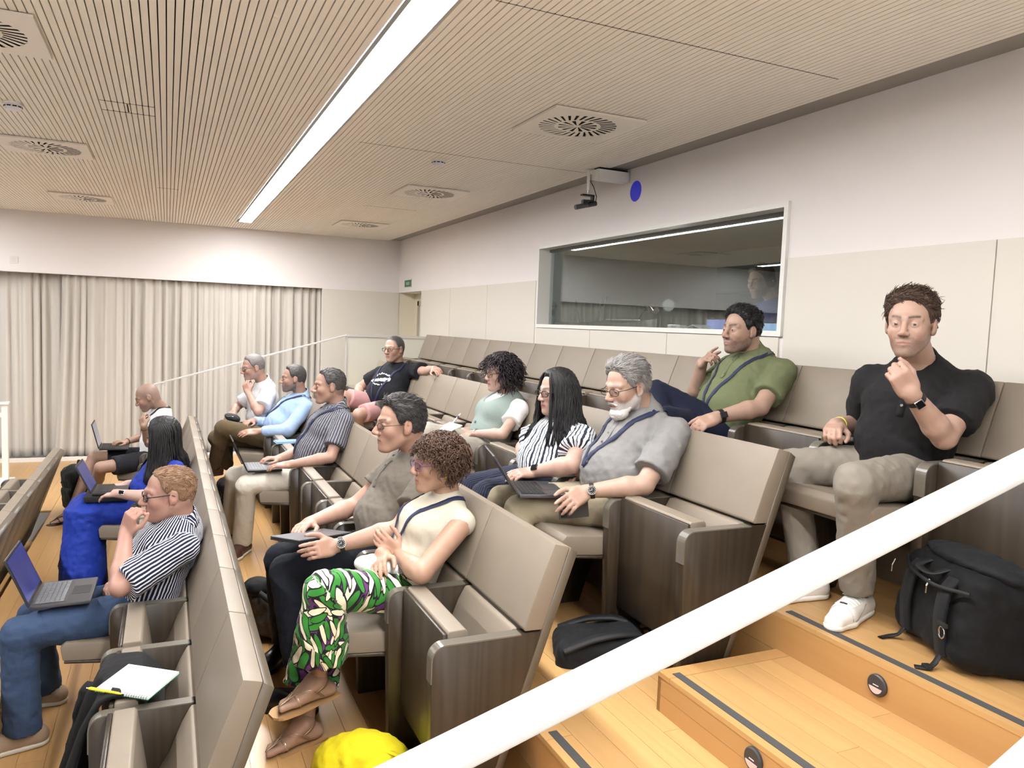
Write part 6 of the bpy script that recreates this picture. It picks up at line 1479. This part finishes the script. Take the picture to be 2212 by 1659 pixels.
# ------------------------------------------------------------------ bags and clothes
def fabric(name, col, wr=.4): return cloth(name, col, .8, 700, wr)
M_pack = fabric('backpack_black', srgb(13, 13, 14), .3); M_pack2 = fabric('backpack_charcoal', srgb(24, 25, 27), .35); M_web = plain('webbing_black', srgb(16, 16, 17), .7)
def sdf_obj(name, S, mat, res, parent, org):
    V, Q = S.mesh(res); return link(name, np_mesh(name, V, Q, mat, org=org), None, parent)
def strap(parent, pts, wdt, mat, nrm, name='strap', th=.004):
    P = np.array(pts, float); t0 = np.linspace(0, 1, len(P)); t = np.linspace(0, 1, 22)
    P = np.stack([np.interp(t, t0, P[:, i]) for i in range(3)], 1)
    for _ in range(5): P[1:-1] = .25*P[:-2]+.5*P[1:-1]+.25*P[2:]
    T = np.gradient(P, axis=0); B = np.cross(T, vec(nrm)); B /= np.linalg.norm(B, axis=1, keepdims=True)+1e-9; N = np.cross(B, T); N /= np.linalg.norm(N, axis=1, keepdims=True)+1e-9
    V = np.concatenate([P-B*wdt/2-N*th/2, P+B*wdt/2-N*th/2, P+B*wdt/2+N*th/2, P-B*wdt/2+N*th/2]); n = len(P)
    Q = np.array([(a*n+i, a*n+i+1, ((a+1) % 4)*n+i+1, ((a+1) % 4)*n+i) for a in range(4) for i in range(n-1)])
    return link(name, np_mesh(name, V, Q[:, ::-1], mat), None, parent)
def Rz(a): c, s = math.cos(a), math.sin(a); return np.array([[c, -s, 0], [s, c, 0], [0, 0, 1.0]])
def Rx(a): c, s = math.cos(a), math.sin(a); return np.array([[1, 0, 0], [0, c, -s], [0, s, c]])
def Ry(a): c, s = math.cos(a), math.sin(a); return np.array([[c, 0, s], [0, 1, 0], [-s, 0, c]])
def backpack(label, loc, rot, size, mat, res=.009, sag=.0, logo=False, seed=1):
    """local frame: x across, y depth (front pocket at -y), z height; origin at the bottom"""
    e = empty('backpack', loc, label=label, cat='backpack'); e.rotation_euler = rot
    w_, d_, h_ = size; S = SDF(); S.box((0, 0, h_*.47), (w_/2, d_/2, h_*.47), None, min(w_, d_)*.32, .03); S.ell((0, d_*.02, h_*.78), (w_*.46, d_*.46, h_*.24), None, .05)
    S.disp = lambda P: .006*snoise(P, 26, seed)+.003*snoise(P, 60, 2)
    sdf_obj('main_bag', S, mat, res, e, (0, 0, 0))
    S2 = SDF(); S2.box((0, -d_*.42, h_*.30), (w_*.40, d_*.2, h_*.25), None, .04, .03); S2.disp = lambda P: .004*snoise(P, 40, seed+1)
    sdf_obj('front_pocket', S2, mat, res, e, (0, 0, 0))
    strap(e, [(-w_*.4, -d_*.5, h_*.62), (-w_*.2, -d_*.53, h_*.72), (w_*.2, -d_*.53, h_*.72), (w_*.4, -d_*.5, h_*.62)], .010, M_web, (0, -1, .2), 'zip')
    strap(e, [(-.05, d_*.3, h_*.97), (-.04, d_*.34, h_*1.07), (.04, d_*.34, h_*1.07), (.05, d_*.3, h_*.97)], .022, M_web, (0, 1, 0), 'grab_handle')
    for s_ in (-1, 1): strap(e, [(s_*w_*.22, d_*.46, h_*.92), (s_*w_*.34, d_*.62, h_*.7), (s_*w_*.42, d_*.6, h_*.4), (s_*w_*.46, d_*.35, h_*.08)], .05, M_web, (0, 1, .2), 'shoulder_strap', .012)
    MB().tube([(w_*.36, -d_*.54, h_*.64), (w_*.38, -d_*.56, h_*.58), (w_*.36, -d_*.56, h_*.52)], .0028, 6).build('zip_pull', M_silver, e)
    return e
# big black backpack on the right: straps face the camera
e = empty('backpack', (2.575, 1.71, .90), math.radians(-24), label='large black backpack with buckles standing on the top step at right', cat='backpack')
S = SDF(); S.box((.02, 0, .17), (.155, .225, .165), Ry(.12), .06, .03); S.ell((.05, .02, .28), (.15, .21, .09), Ry(.2), .05); S.ell((-.04, .17, .1), (.1, .1, .11), None, .05); S.cut((0, 0, .003), (0, 0, -1))
S.disp = lambda P: .006*snoise(P, 24, 2)+.003*snoise(P, 60, 1); MAINP = S; sdf_obj('main_bag', S, M_pack, .009, e, (0, 0, 0))
S = SDF(); S.ell((.05, .0, .335), (.165, .235, .045), Ry(.2), .02); S.disp = lambda P: .004*snoise(P, 40, 3); sdf_obj('lid_flap', S, M_pack2, .009, e, (0, 0, 0))
for y in (.10, -.10):
    strap(e, [(-.08, y, .34), (-.15, y*1.05, .27), (-.165, y*1.1, .16), (-.15, y*1.15, .05)], .055, M_pack2, (-1, 0, .2), 'shoulder_strap', .014)
    strap(e, [(-.15, y*1.15, .06), (-.17, y*1.2, .02), (-.20, y*1.35, .008), (-.24, y*1.2, .006)], .022, M_web, (-.3, 0, 1), 'webbing_tail', .003)
strap(e, [(-.09, .05, .335), (-.17, .045, .31), (-.165, -.045, .30), (-.09, -.05, .33)], .028, M_web, (0, 0, 1), 'grab_handle')
strap(e, [(-.12, .2, .30), (-.17, .08, .285), (-.175, -.08, .275), (-.13, -.21, .29)], .012, M_web, (-1, 0, .3), 'zip')
for y, nm in ((-.045, 'zip_pull'), (.19, 'zip_pull')): MB().tube([(-.168, y, .285), (-.178, y, .262), (-.176, y+.005, .235)], .003, 6).build(nm, M_silver, e)
pts = [(-.185+.0*a, -.165+.016*math.cos(a), .145+.02*math.sin(a)) for a in np.linspace(0, 2*math.pi, 11)]; MB().tube(pts, .0026, 6).build('carabiner', M_silver, e)
MB().box(-.19, -.178, -.19, -.14, .165, .18).build('buckle', M_web, e, bevel=.003); MB().box(-.215, -.19, -.145, -.115, .004, .018).build('buckle', M_web, e, bevel=.003)
backpack('black backpack lying on the floor behind the end chair of the third row', (1.52, 2.80, .615), (math.radians(84), 0, math.radians(68)), (.27, .15, .40), M_pack2, .009)
backpack('black backpack leaning behind the front row beside the sandalled foot', (-.80, 8.62, .0), (math.radians(6), 0, math.radians(-60)), (.30, .18, .46), fabric('backpack_greenish', srgb(34, 38, 37), .3), .011, seed=3)
backpack('small black backpack on the floor between the blue shirt man and white trousers', (.47, 6.75, .30), (0, 0, math.radians(-80)), (.24, .14, .34), M_pack, .011, seed=4)
# yellow bag
e = empty('tote_bag', (.655, 2.69, .30), label='bright yellow cloth bag on the floor at the bottom edge', cat='bag'); S = SDF(); S.ell((0, 0, .045), (.175, .13, .125), Rz(-.3), .03); S.ell((.06, -.03, .02), (.16, .12, .07), None, .06); S.cut((0, 0, .002), (0, 0, -1))
S.disp = lambda P: .009*snoise(P, 28, 1)+.004*snoise(P, 60, 2); sdf_obj('cloth_body', S, fabric('yellow_cloth', srgb(214, 196, 26), .5), .008, e, (0, 0, 0))
strap(e, [(.05, -.06, .14), (.12, -.10, .12), (.18, -.08, .04)], .025, fabric('yellow_cloth', srgb(214, 196, 26)), (0, 0, 1), 'strap', .004)
# crumpled jacket and bag under the taupe polo man
e = empty('shoulder_bag', (.50, 4.12, .30), label='crumpled brown-grey bag on the floor behind the second row', cat='bag'); S = SDF(); S.ell((.03, 0, .09), (.12, .13, .10), None, .04); S.ell((-.03, .02, .19), (.08, .10, .08), None, .05); S.cut((0, 0, .002), (0, 0, -1)); S.disp = lambda P: .012*snoise(P, 30, 1)+.005*snoise(P, 70, 2)
sdf_obj('bag_body', S, fabric('bag_brown_grey', srgb(70, 62, 56), .6), .009, e, (0, 0, 0)); S = SDF(); S.ell((-.06, .02, .27), (.07, .09, .05), None, .02); S.disp = lambda P: .005*snoise(P, 40, 3); sdf_obj('flap', S, M_pack, .009, e, (0, 0, 0)); strap(e, [(-.06, -.08, .27), (.03, -.13, .2), (.10, -.12, .06)], .03, M_web, (0, -1, .3), 'strap')
e = empty('clutch_bag', (.565, 7.60, 1.03), label='small dark bag on the lap of the white shirt man', cat='bag'); S = SDF(); S.ell((0, 0, .01), (.075, .085, .038), Ry(.35), .02); S.disp = lambda P: .003*snoise(P, 50, 1); sdf_obj('bag_body', S, fabric('bag_dark_green', srgb(44, 50, 50), .4), .008, e, (0, 0, 0)); strap(e, [(-.06, -.07, .03), (0, -.086, .03), (.06, -.07, .0)], .006, M_silver, (0, -1, 0), 'zip', .002)
e = empty('drawstring_pouch', (.80, 3.0, 1.0), label='white drawstring pouch on the lap of the curly-haired woman', cat='pouch'); S = SDF(); S.ell((0, 0, 0), (.11, .07, .045), Ry(.2), .02); S.ell((.1, -.01, -.02), (.05, .05, .04), None, .04); S.disp = lambda P: .006*snoise(P, 45, 1); sdf_obj('pouch_body', S, fabric('pouch_white', srgb(208, 206, 200), .5), .007, e, (0, 0, 0))
MB().tube([(.06, -.06, .02), (.09, -.075, .0), (.12, -.06, -.02), (.10, -.07, -.04), (.07, -.075, -.02), (.11, -.07, 0), (.14, -.04, -.03)], .0018, 6).build('cord', m_lapb, e)
# black jacket draped over a folded seat
prof = [(-.015, .52), (-.03, .62), (-.085, .679), (-.165, .682), (-.205, .665), (-.245, .58), (-.285, .44), (-.325, .30), (-.36, .17)]; V = []; ny = 26
seg = np.linspace(0, 1, len(prof)); tt = np.linspace(0, 1, 30); px_ = np.interp(tt, seg, [p[0] for p in prof]); pz_ = np.interp(tt, seg, [p[1] for p in prof])
for j in range(30):
    for i in range(ny):
        u_ = i/(ny-1); f_ = max(0, tt[j]-.45)/.55; y = 2.825+.36*u_+(u_-.5)*.10*f_
        V.append((px_[j]-.05*f_*math.sin(u_*9+1)-.03*f_*math.sin(u_*21)+(.05*(1-u_)*f_), y, pz_[j]+.003*math.sin(u_*11)*(1-f_)+.012*f_*math.sin(u_*7+tt[j]*6)-.10*f_*f_*u_))
Q = np.array([(j*ny+i, j*ny+i+1, (j+1)*ny+i+1, (j+1)*ny+i) for j in range(29) for i in range(ny-1)])
e = empty('jacket', (-.2, 3.0, .45), label='black jacket draped over a folded seat of the second row', cat='jacket'); o = link('jacket_body', np_mesh('jacket_body', np.array(V), Q, fabric('jacket_black', srgb(11, 11, 12), .4), org=(-.2, 3.0, .45)), None, e); s = o.modifiers.new('t', 'SOLIDIFY'); s.thickness = .014; s.offset = 1
S = SDF(); S.rc((-.26+.2, 3.17-3, .56-.45), (-.34+.2, 3.2-3, .20-.45), .04, .035, .02); S.disp = lambda P: .006*snoise(P, 45, 2); sdf_obj('sleeve', S, fabric('jacket_black', srgb(11, 11, 12)), .009, e, (0, 0, 0))
# white stand at the left edge
e = empty('lectern_stand', (-1.67, 10.15, 0), label='white metal stand cut off at the left edge before the curtain', cat='stand')
MB().box(-.03, .03, -.03, .03, .03, .905).build('upright', m_white, e); MB().box(-.5, .045, -.05, .05, .905, .93).build('top_bar', m_white, e); MB().box(-.5, -.03, -.02, .02, .76, .81).build('cross_bar', m_white, e); MB().box(-.5, .06, -.2, .2, 0, .03).build('foot_plate', m_white, e); MB().box(-.5, -.44, -.03, .03, .03, .905).build('upright', m_white, e); MB().box(-.09, -.06, -.03, .03, .93, 1.08).build('end_stop', m_white, e)
# ------------------------------------------------------------------ ceiling bracket, camera, porthole
e = empty('bracket_box', (3.11, 5.14, ZC), label='white bracket box under the ceiling at the back wall', cat='bracket')
MB().box(-.145, .135, -.05, .05, -.088, -.014).build('box_body', m_white, e, bevel=.003); MB().box(-.13, .12, -.04, .04, -.014, 0).build('shadow_plate', m_vblk, e)
e = empty('ceiling_camera', (2.955, 5.22, ZC), label='small black camera hanging from a white ceiling stem', cat='camera')
MB().disc((0, 0, 0), (0, 0, -1), .028, .006, 20).build('rose', m_white, e); MB().tube([(0, 0, -.004), (0, 0, -.16)], .0125, 14).build('stem', m_white, e); MB().tube([(0, 0, -.16), (0, 0, -.19)], [.009, .006], 10).build('joint', plain('steel', srgb(170, 170, 168), .3, 1.0), e)
MB().box(-.055, .05, -.02, .02, -.205, -.193).box(.035, .05, -.02, .02, -.235, -.193).box(-.01, .05, -.02, .02, -.245, -.233).build('mount', m_lapb, e, bevel=.003); MB().box(-.045, -.005, -.018, .018, -.27, -.235).build('knuckle', m_lapb, e)
MB().tube([(-.105, 0, -.30), (.0, 0, -.272)], .019, 18).build('camera_barrel', plain('camera_grey', srgb(70, 70, 70), .5), e, smooth=False); MB().tube([(.0, 0, -.272), (.075, 0, -.252)], .0195, 18).build('camera_body', m_lapb, e); MB().tube([(.072, 0, -.25), (.078, 0, -.20), (.05, 0, -.13), (.015, 0, -.085)], .0035, 6).build('cable', m_lapb, e, smooth=True)
P = at(1374, 413, 'X', XW); e = empty('projector_porthole', (XW, P[1], P[2]), label='round blue-lit projector porthole in the back wall', cat='porthole')
MB().disc((-.002, 0, 0), (1, 0, 0), .078, .004, 40).build('glass', emit('porthole_blue', srgb(30, 36, 180), .4), e)
rb = MB(); V = []; 
for i in range(40):
    a = 2*math.pi*i/40
    for r_, x_ in ((.078, -.004), (.084, -.004), (.084, 0)): V.append((x_, r_*math.cos(a), r_*math.sin(a)))
rb.add(V, [f for i in range(40) for f in ((3*i, 3*i+1, 3*((i+1) % 40)+1, 3*((i+1) % 40)), (3*i+1, 3*i+2, 3*((i+1) % 40)+2, 3*((i+1) % 40)+1))]); rb.build('rim', m_white, e)
# ------------------------------------------------------------------ control room
DZ = WZ0-.015
e = empty('control_desk', (XW+.46, (WY0+WY1)/2, DZ), label='dark desk behind the control room window', cat='desk')
MB().box(-.30, .35, -(WY1-WY0)/2-.5, (WY1-WY0)/2+.4, -.03, 0).build('desk_top', plain('desk_dark', srgb(52, 50, 48), .6), e); 
for y in (-1.9, 0, 1.7): MB().box(-.26, .3, y-.02, y+.02, .6-DZ+.005, -.03).build('leg', m_dark, e)
def cp(px, py, x): return at(px, py, 'X', x)
P = cp(1192, 697, XW+.3); e = empty('microphone_stand', (P[0], P[1], DZ), label='black table microphone stand behind the window at left', cat='microphone stand')
MB().disc((0, 0, 0), (0, 0, 1), .06, .02, 24, .05).build('base', m_lapb, e); MB().tube([(0, 0, .02), (0, 0, .11)], .008, 10).build('stem', M_silver, e); MB().box(-.025, .025, -.02, .02, .11, .16).build('swivel', m_lapb, e, bevel=.008); MB().tube([(0, .05, .16), (0, -.045, .22)], .026, 12).build('clip', m_lapb, e)
P = cp(1240, 697, XW+.32); e = empty('stage_box', (P[0], P[1], DZ), label='flat black audio box on the desk behind the window', cat='audio device'); MB().box(-.08, .08, -.28, .28, 0, .05).build('chassis', m_lapb, e, bevel=.006); MB().box(-.085, -.08, -.25, .25, .01, .04).build('front_panel', plain('panel_grey', srgb(60, 60, 60), .5), e)
P = cp(1262, 700, XW+.5); e = empty('wireless_receiver', (P[0], P[1], DZ), label='wireless receiver with raised antennas behind the window', cat='audio device'); MB().box(-.07, .07, -.32, .12, 0, .045).build('chassis', plain('receiver_grey', srgb(110, 112, 112), .5), e, bevel=.004)
for y, dy, h_ in ((.09, .10, .27), (-.03, .03, .25), (-.22, -.10, .30), (-.28, -.12, .3)): MB().tube([(0, y, .045), (0, y+dy, h_)], .006, 8).build('antenna', plain('antenna_grey', srgb(150, 150, 148), .5), e)
P = cp(1330, 700, XW+.4); e = empty('mixing_console', (P[0], P[1], DZ), label='grey mixing console with small lights on the control desk', cat='mixer'); MB().prism([(-.15, 0), (.2, 0), (.2, .10), (-.15, .05)], -.35, .25).build('console', plain('console_grey', srgb(84, 86, 86), .5), e)
for i in range(14): MB().box(.02, .035, -.33+i*.04, -.325+i*.04+.012, .078, .088).build('fader', m_white, e)
P = cp(1400, 664, XW+.45); e = empty('desk_lamp', (P[0], P[1], DZ), label='bent desk lamp with a chrome head behind the window', cat='lamp'); hz = P[2]-DZ
MB().disc((.02, .1, 0), (0, 0, 1), .06, .015, 20).build('base', m_lapb, e); MB().tube([(.02, .1, .01), (.0, .13, hz*.5), (0, .08, hz*.8), (0, .0, hz)], .008, 8).build('arm', m_lapb, e, smooth=True); lp = bpy.data.lights.new('control_room_fill', 'POINT'); lp.energy = 9.0; lp.color = (1, .93, .85); lp.shadow_soft_size = .05; lo_ = bpy.data.objects.new('fill_light', lp); C.objects.link(lo_); lo_.parent = e; lo_.location = (.05, -.2, hz+.02); MB().tube([(0, .03, hz+.01), (0, -.05, hz-.015)], [.02, .04], 16).build('head', M_silver, e); MB().tube([(0, -.05, hz+.01), (0, -.12, hz-.03)], [.022, .03], 16).build('second_head', M_silver, e)  # point light added next to the lamp head to brighten the man
P = cp(1462, 706, XW+.2); e = empty('remote_box', (P[0], P[1], DZ+.0), label='small white box on the window sill of the control room', cat='box'); MB().box(-.03, .03, -.08, .08, .015, .045).build('case', m_white, e, bevel=.005); MB().box(-.031, -.029, -.03, .03, .022, .036).build('label_plate', plain('label_grey', srgb(190, 190, 188), .5), e)
P = cp(1515, 707, XW+.24); e = empty('paper_stack', (P[0], P[1], DZ), label='white papers curling on the control room desk', cat='papers')
V = [(x, y, .015+.002*i) for i, (x, y) in enumerate(((-.1, -.12), (.1, -.12), (.1, .12), (-.1, .12)))]; MB().box(-.1, .1, -.13, .13, .0, .012).build('sheet', m_paper, e); MB().prism([(-.12, .012), (.0, .05), (.12, .012), (.0, .044)], -.08, .08, 'X').build('curled_sheet', m_paper, e)
P = cp(1547, 705, XW+.28); e = empty('tablet', (P[0], P[1], DZ), label='small blue lit screen on the desk beside the papers', cat='screen'); MB().box(0, .015, -.11, .11, .0, .10).build('case', m_lapb, e); MB().box(-.002, 0, -.10, .10, .01, .09).build('screen', screen_mat('tablet_blue', srgb(120, 140, 220), srgb(170, 185, 240), .9), e); MB().box(.015, .07, -.03, .03, 0, .06).build('rest', m_lapb, e)
P = cp(1660, 706, XW+.22); e = empty('monitor', (P[0], P[1], DZ), label='pale blue lit screen in the corner of the control room window', cat='screen'); MB().box(0, .02, -.2, .2, .0, .075).build('case', m_lapb, e); MB().box(-.002, 0, -.19, .19, .008, .068).build('screen', screen_mat('monitor_pale', srgb(150, 190, 235), srgb(220, 235, 250), 1.1), e); MB().box(.02, .1, -.05, .05, 0, .05).build('rest', m_lapb, e)
M_bluet = cloth('blue_tee', srgb(62, 78, 140), .85, 1000, .25)
hx = XW+.95; hc = at(1643, 608, 'X', hx); yn = hc[1]-.06
def headphones(pk):
    h = pk['h']; org = pk['org']; b = MB(); b.tube([tuple(h.w(-.02, .098*math.cos(a), .01+.128*math.sin(a))-org) for a in np.linspace(.05, math.pi-.05, 19)], .009, 8); o = b.build('headphones', m_lapd, pk['body'], smooth=True)
    for s_ in (-1, 1): MB().tube([tuple(h.w(-.012, s_*.078, -.002)-org), tuple(h.w(-.012, s_*.098, -.002)-org), tuple(h.w(-.012, s_*.108, -.002)-org)], [.046, .046, .036], 22).build('ear_cup', m_lapd, o); MB().disc(tuple(h.w(-.012, s_*.108, .0)-org), h.l*s_, .006, .002, 10).build('cup_logo', m_white, o)
person('O', 'man with headphones and blue tee behind the control room window', dict(row=4, Y=yn, orgz=.0, HC=(hx+.16, yn, hc[2]-.72), res=.01, bres=.007, hres=.0034, hs=1.05, head=(1643, 608, hc[1]), ang=(4, 12, 0), neck=(*(vec(hx+.10, yn-.02, hc[2]-.16)), 0), sw=.185, tw=1.05,
    arml=(('w', hx+.02, yn-.30, hc[2]-.45), ('w', hx-.2, yn-.2, DZ+.06)), armr=(('w', hx+.02, yn+.30, hc[2]-.45), ('w', hx-.2, yn+.2, DZ+.06)), handl=dict(d=(-1, .1, -.1), n=(0, 0, -1)), handr=dict(d=(-1, -.1, -.1), n=(0, 0, -1)),
    legl=(('w', hx-.25, yn-.12, hc[2]-.75), ('w', hx-.22, yn-.12, .98)), legr=(('w', hx-.25, yn+.12, hc[2]-.75), ('w', hx-.22, yn+.12, .98)),
    ho=dict(skin=(.58, .38, .30), hairc=(.04, .03, .03), beard=(.35, (.1, .07, .06))), hair=[dict(mat=H_brown, thick=.009, vol=.015, hl=.075)], top=dict(mat=M_bluet, sleeve=.6, loose=.02, collar='none'), bottom=dict(mat=M_navy), extra=(headphones,)))
e = empty('control_stool', (hx+.16, yn, .6), label='dark stool under the man in the control room', cat='stool'); zt = hc[2]-.72-.13-.6
MB().disc((0, 0, zt-.05), (0, 0, 1), .2, .05, 28).build('seat', m_lapb, e); MB().tube([(0, 0, .03), (0, 0, zt-.05)], .03, 12).build('column', M_silver, e); MB().disc((0, 0, 0), (0, 0, 1), .24, .03, 28, .2).build('base', m_lapb, e)
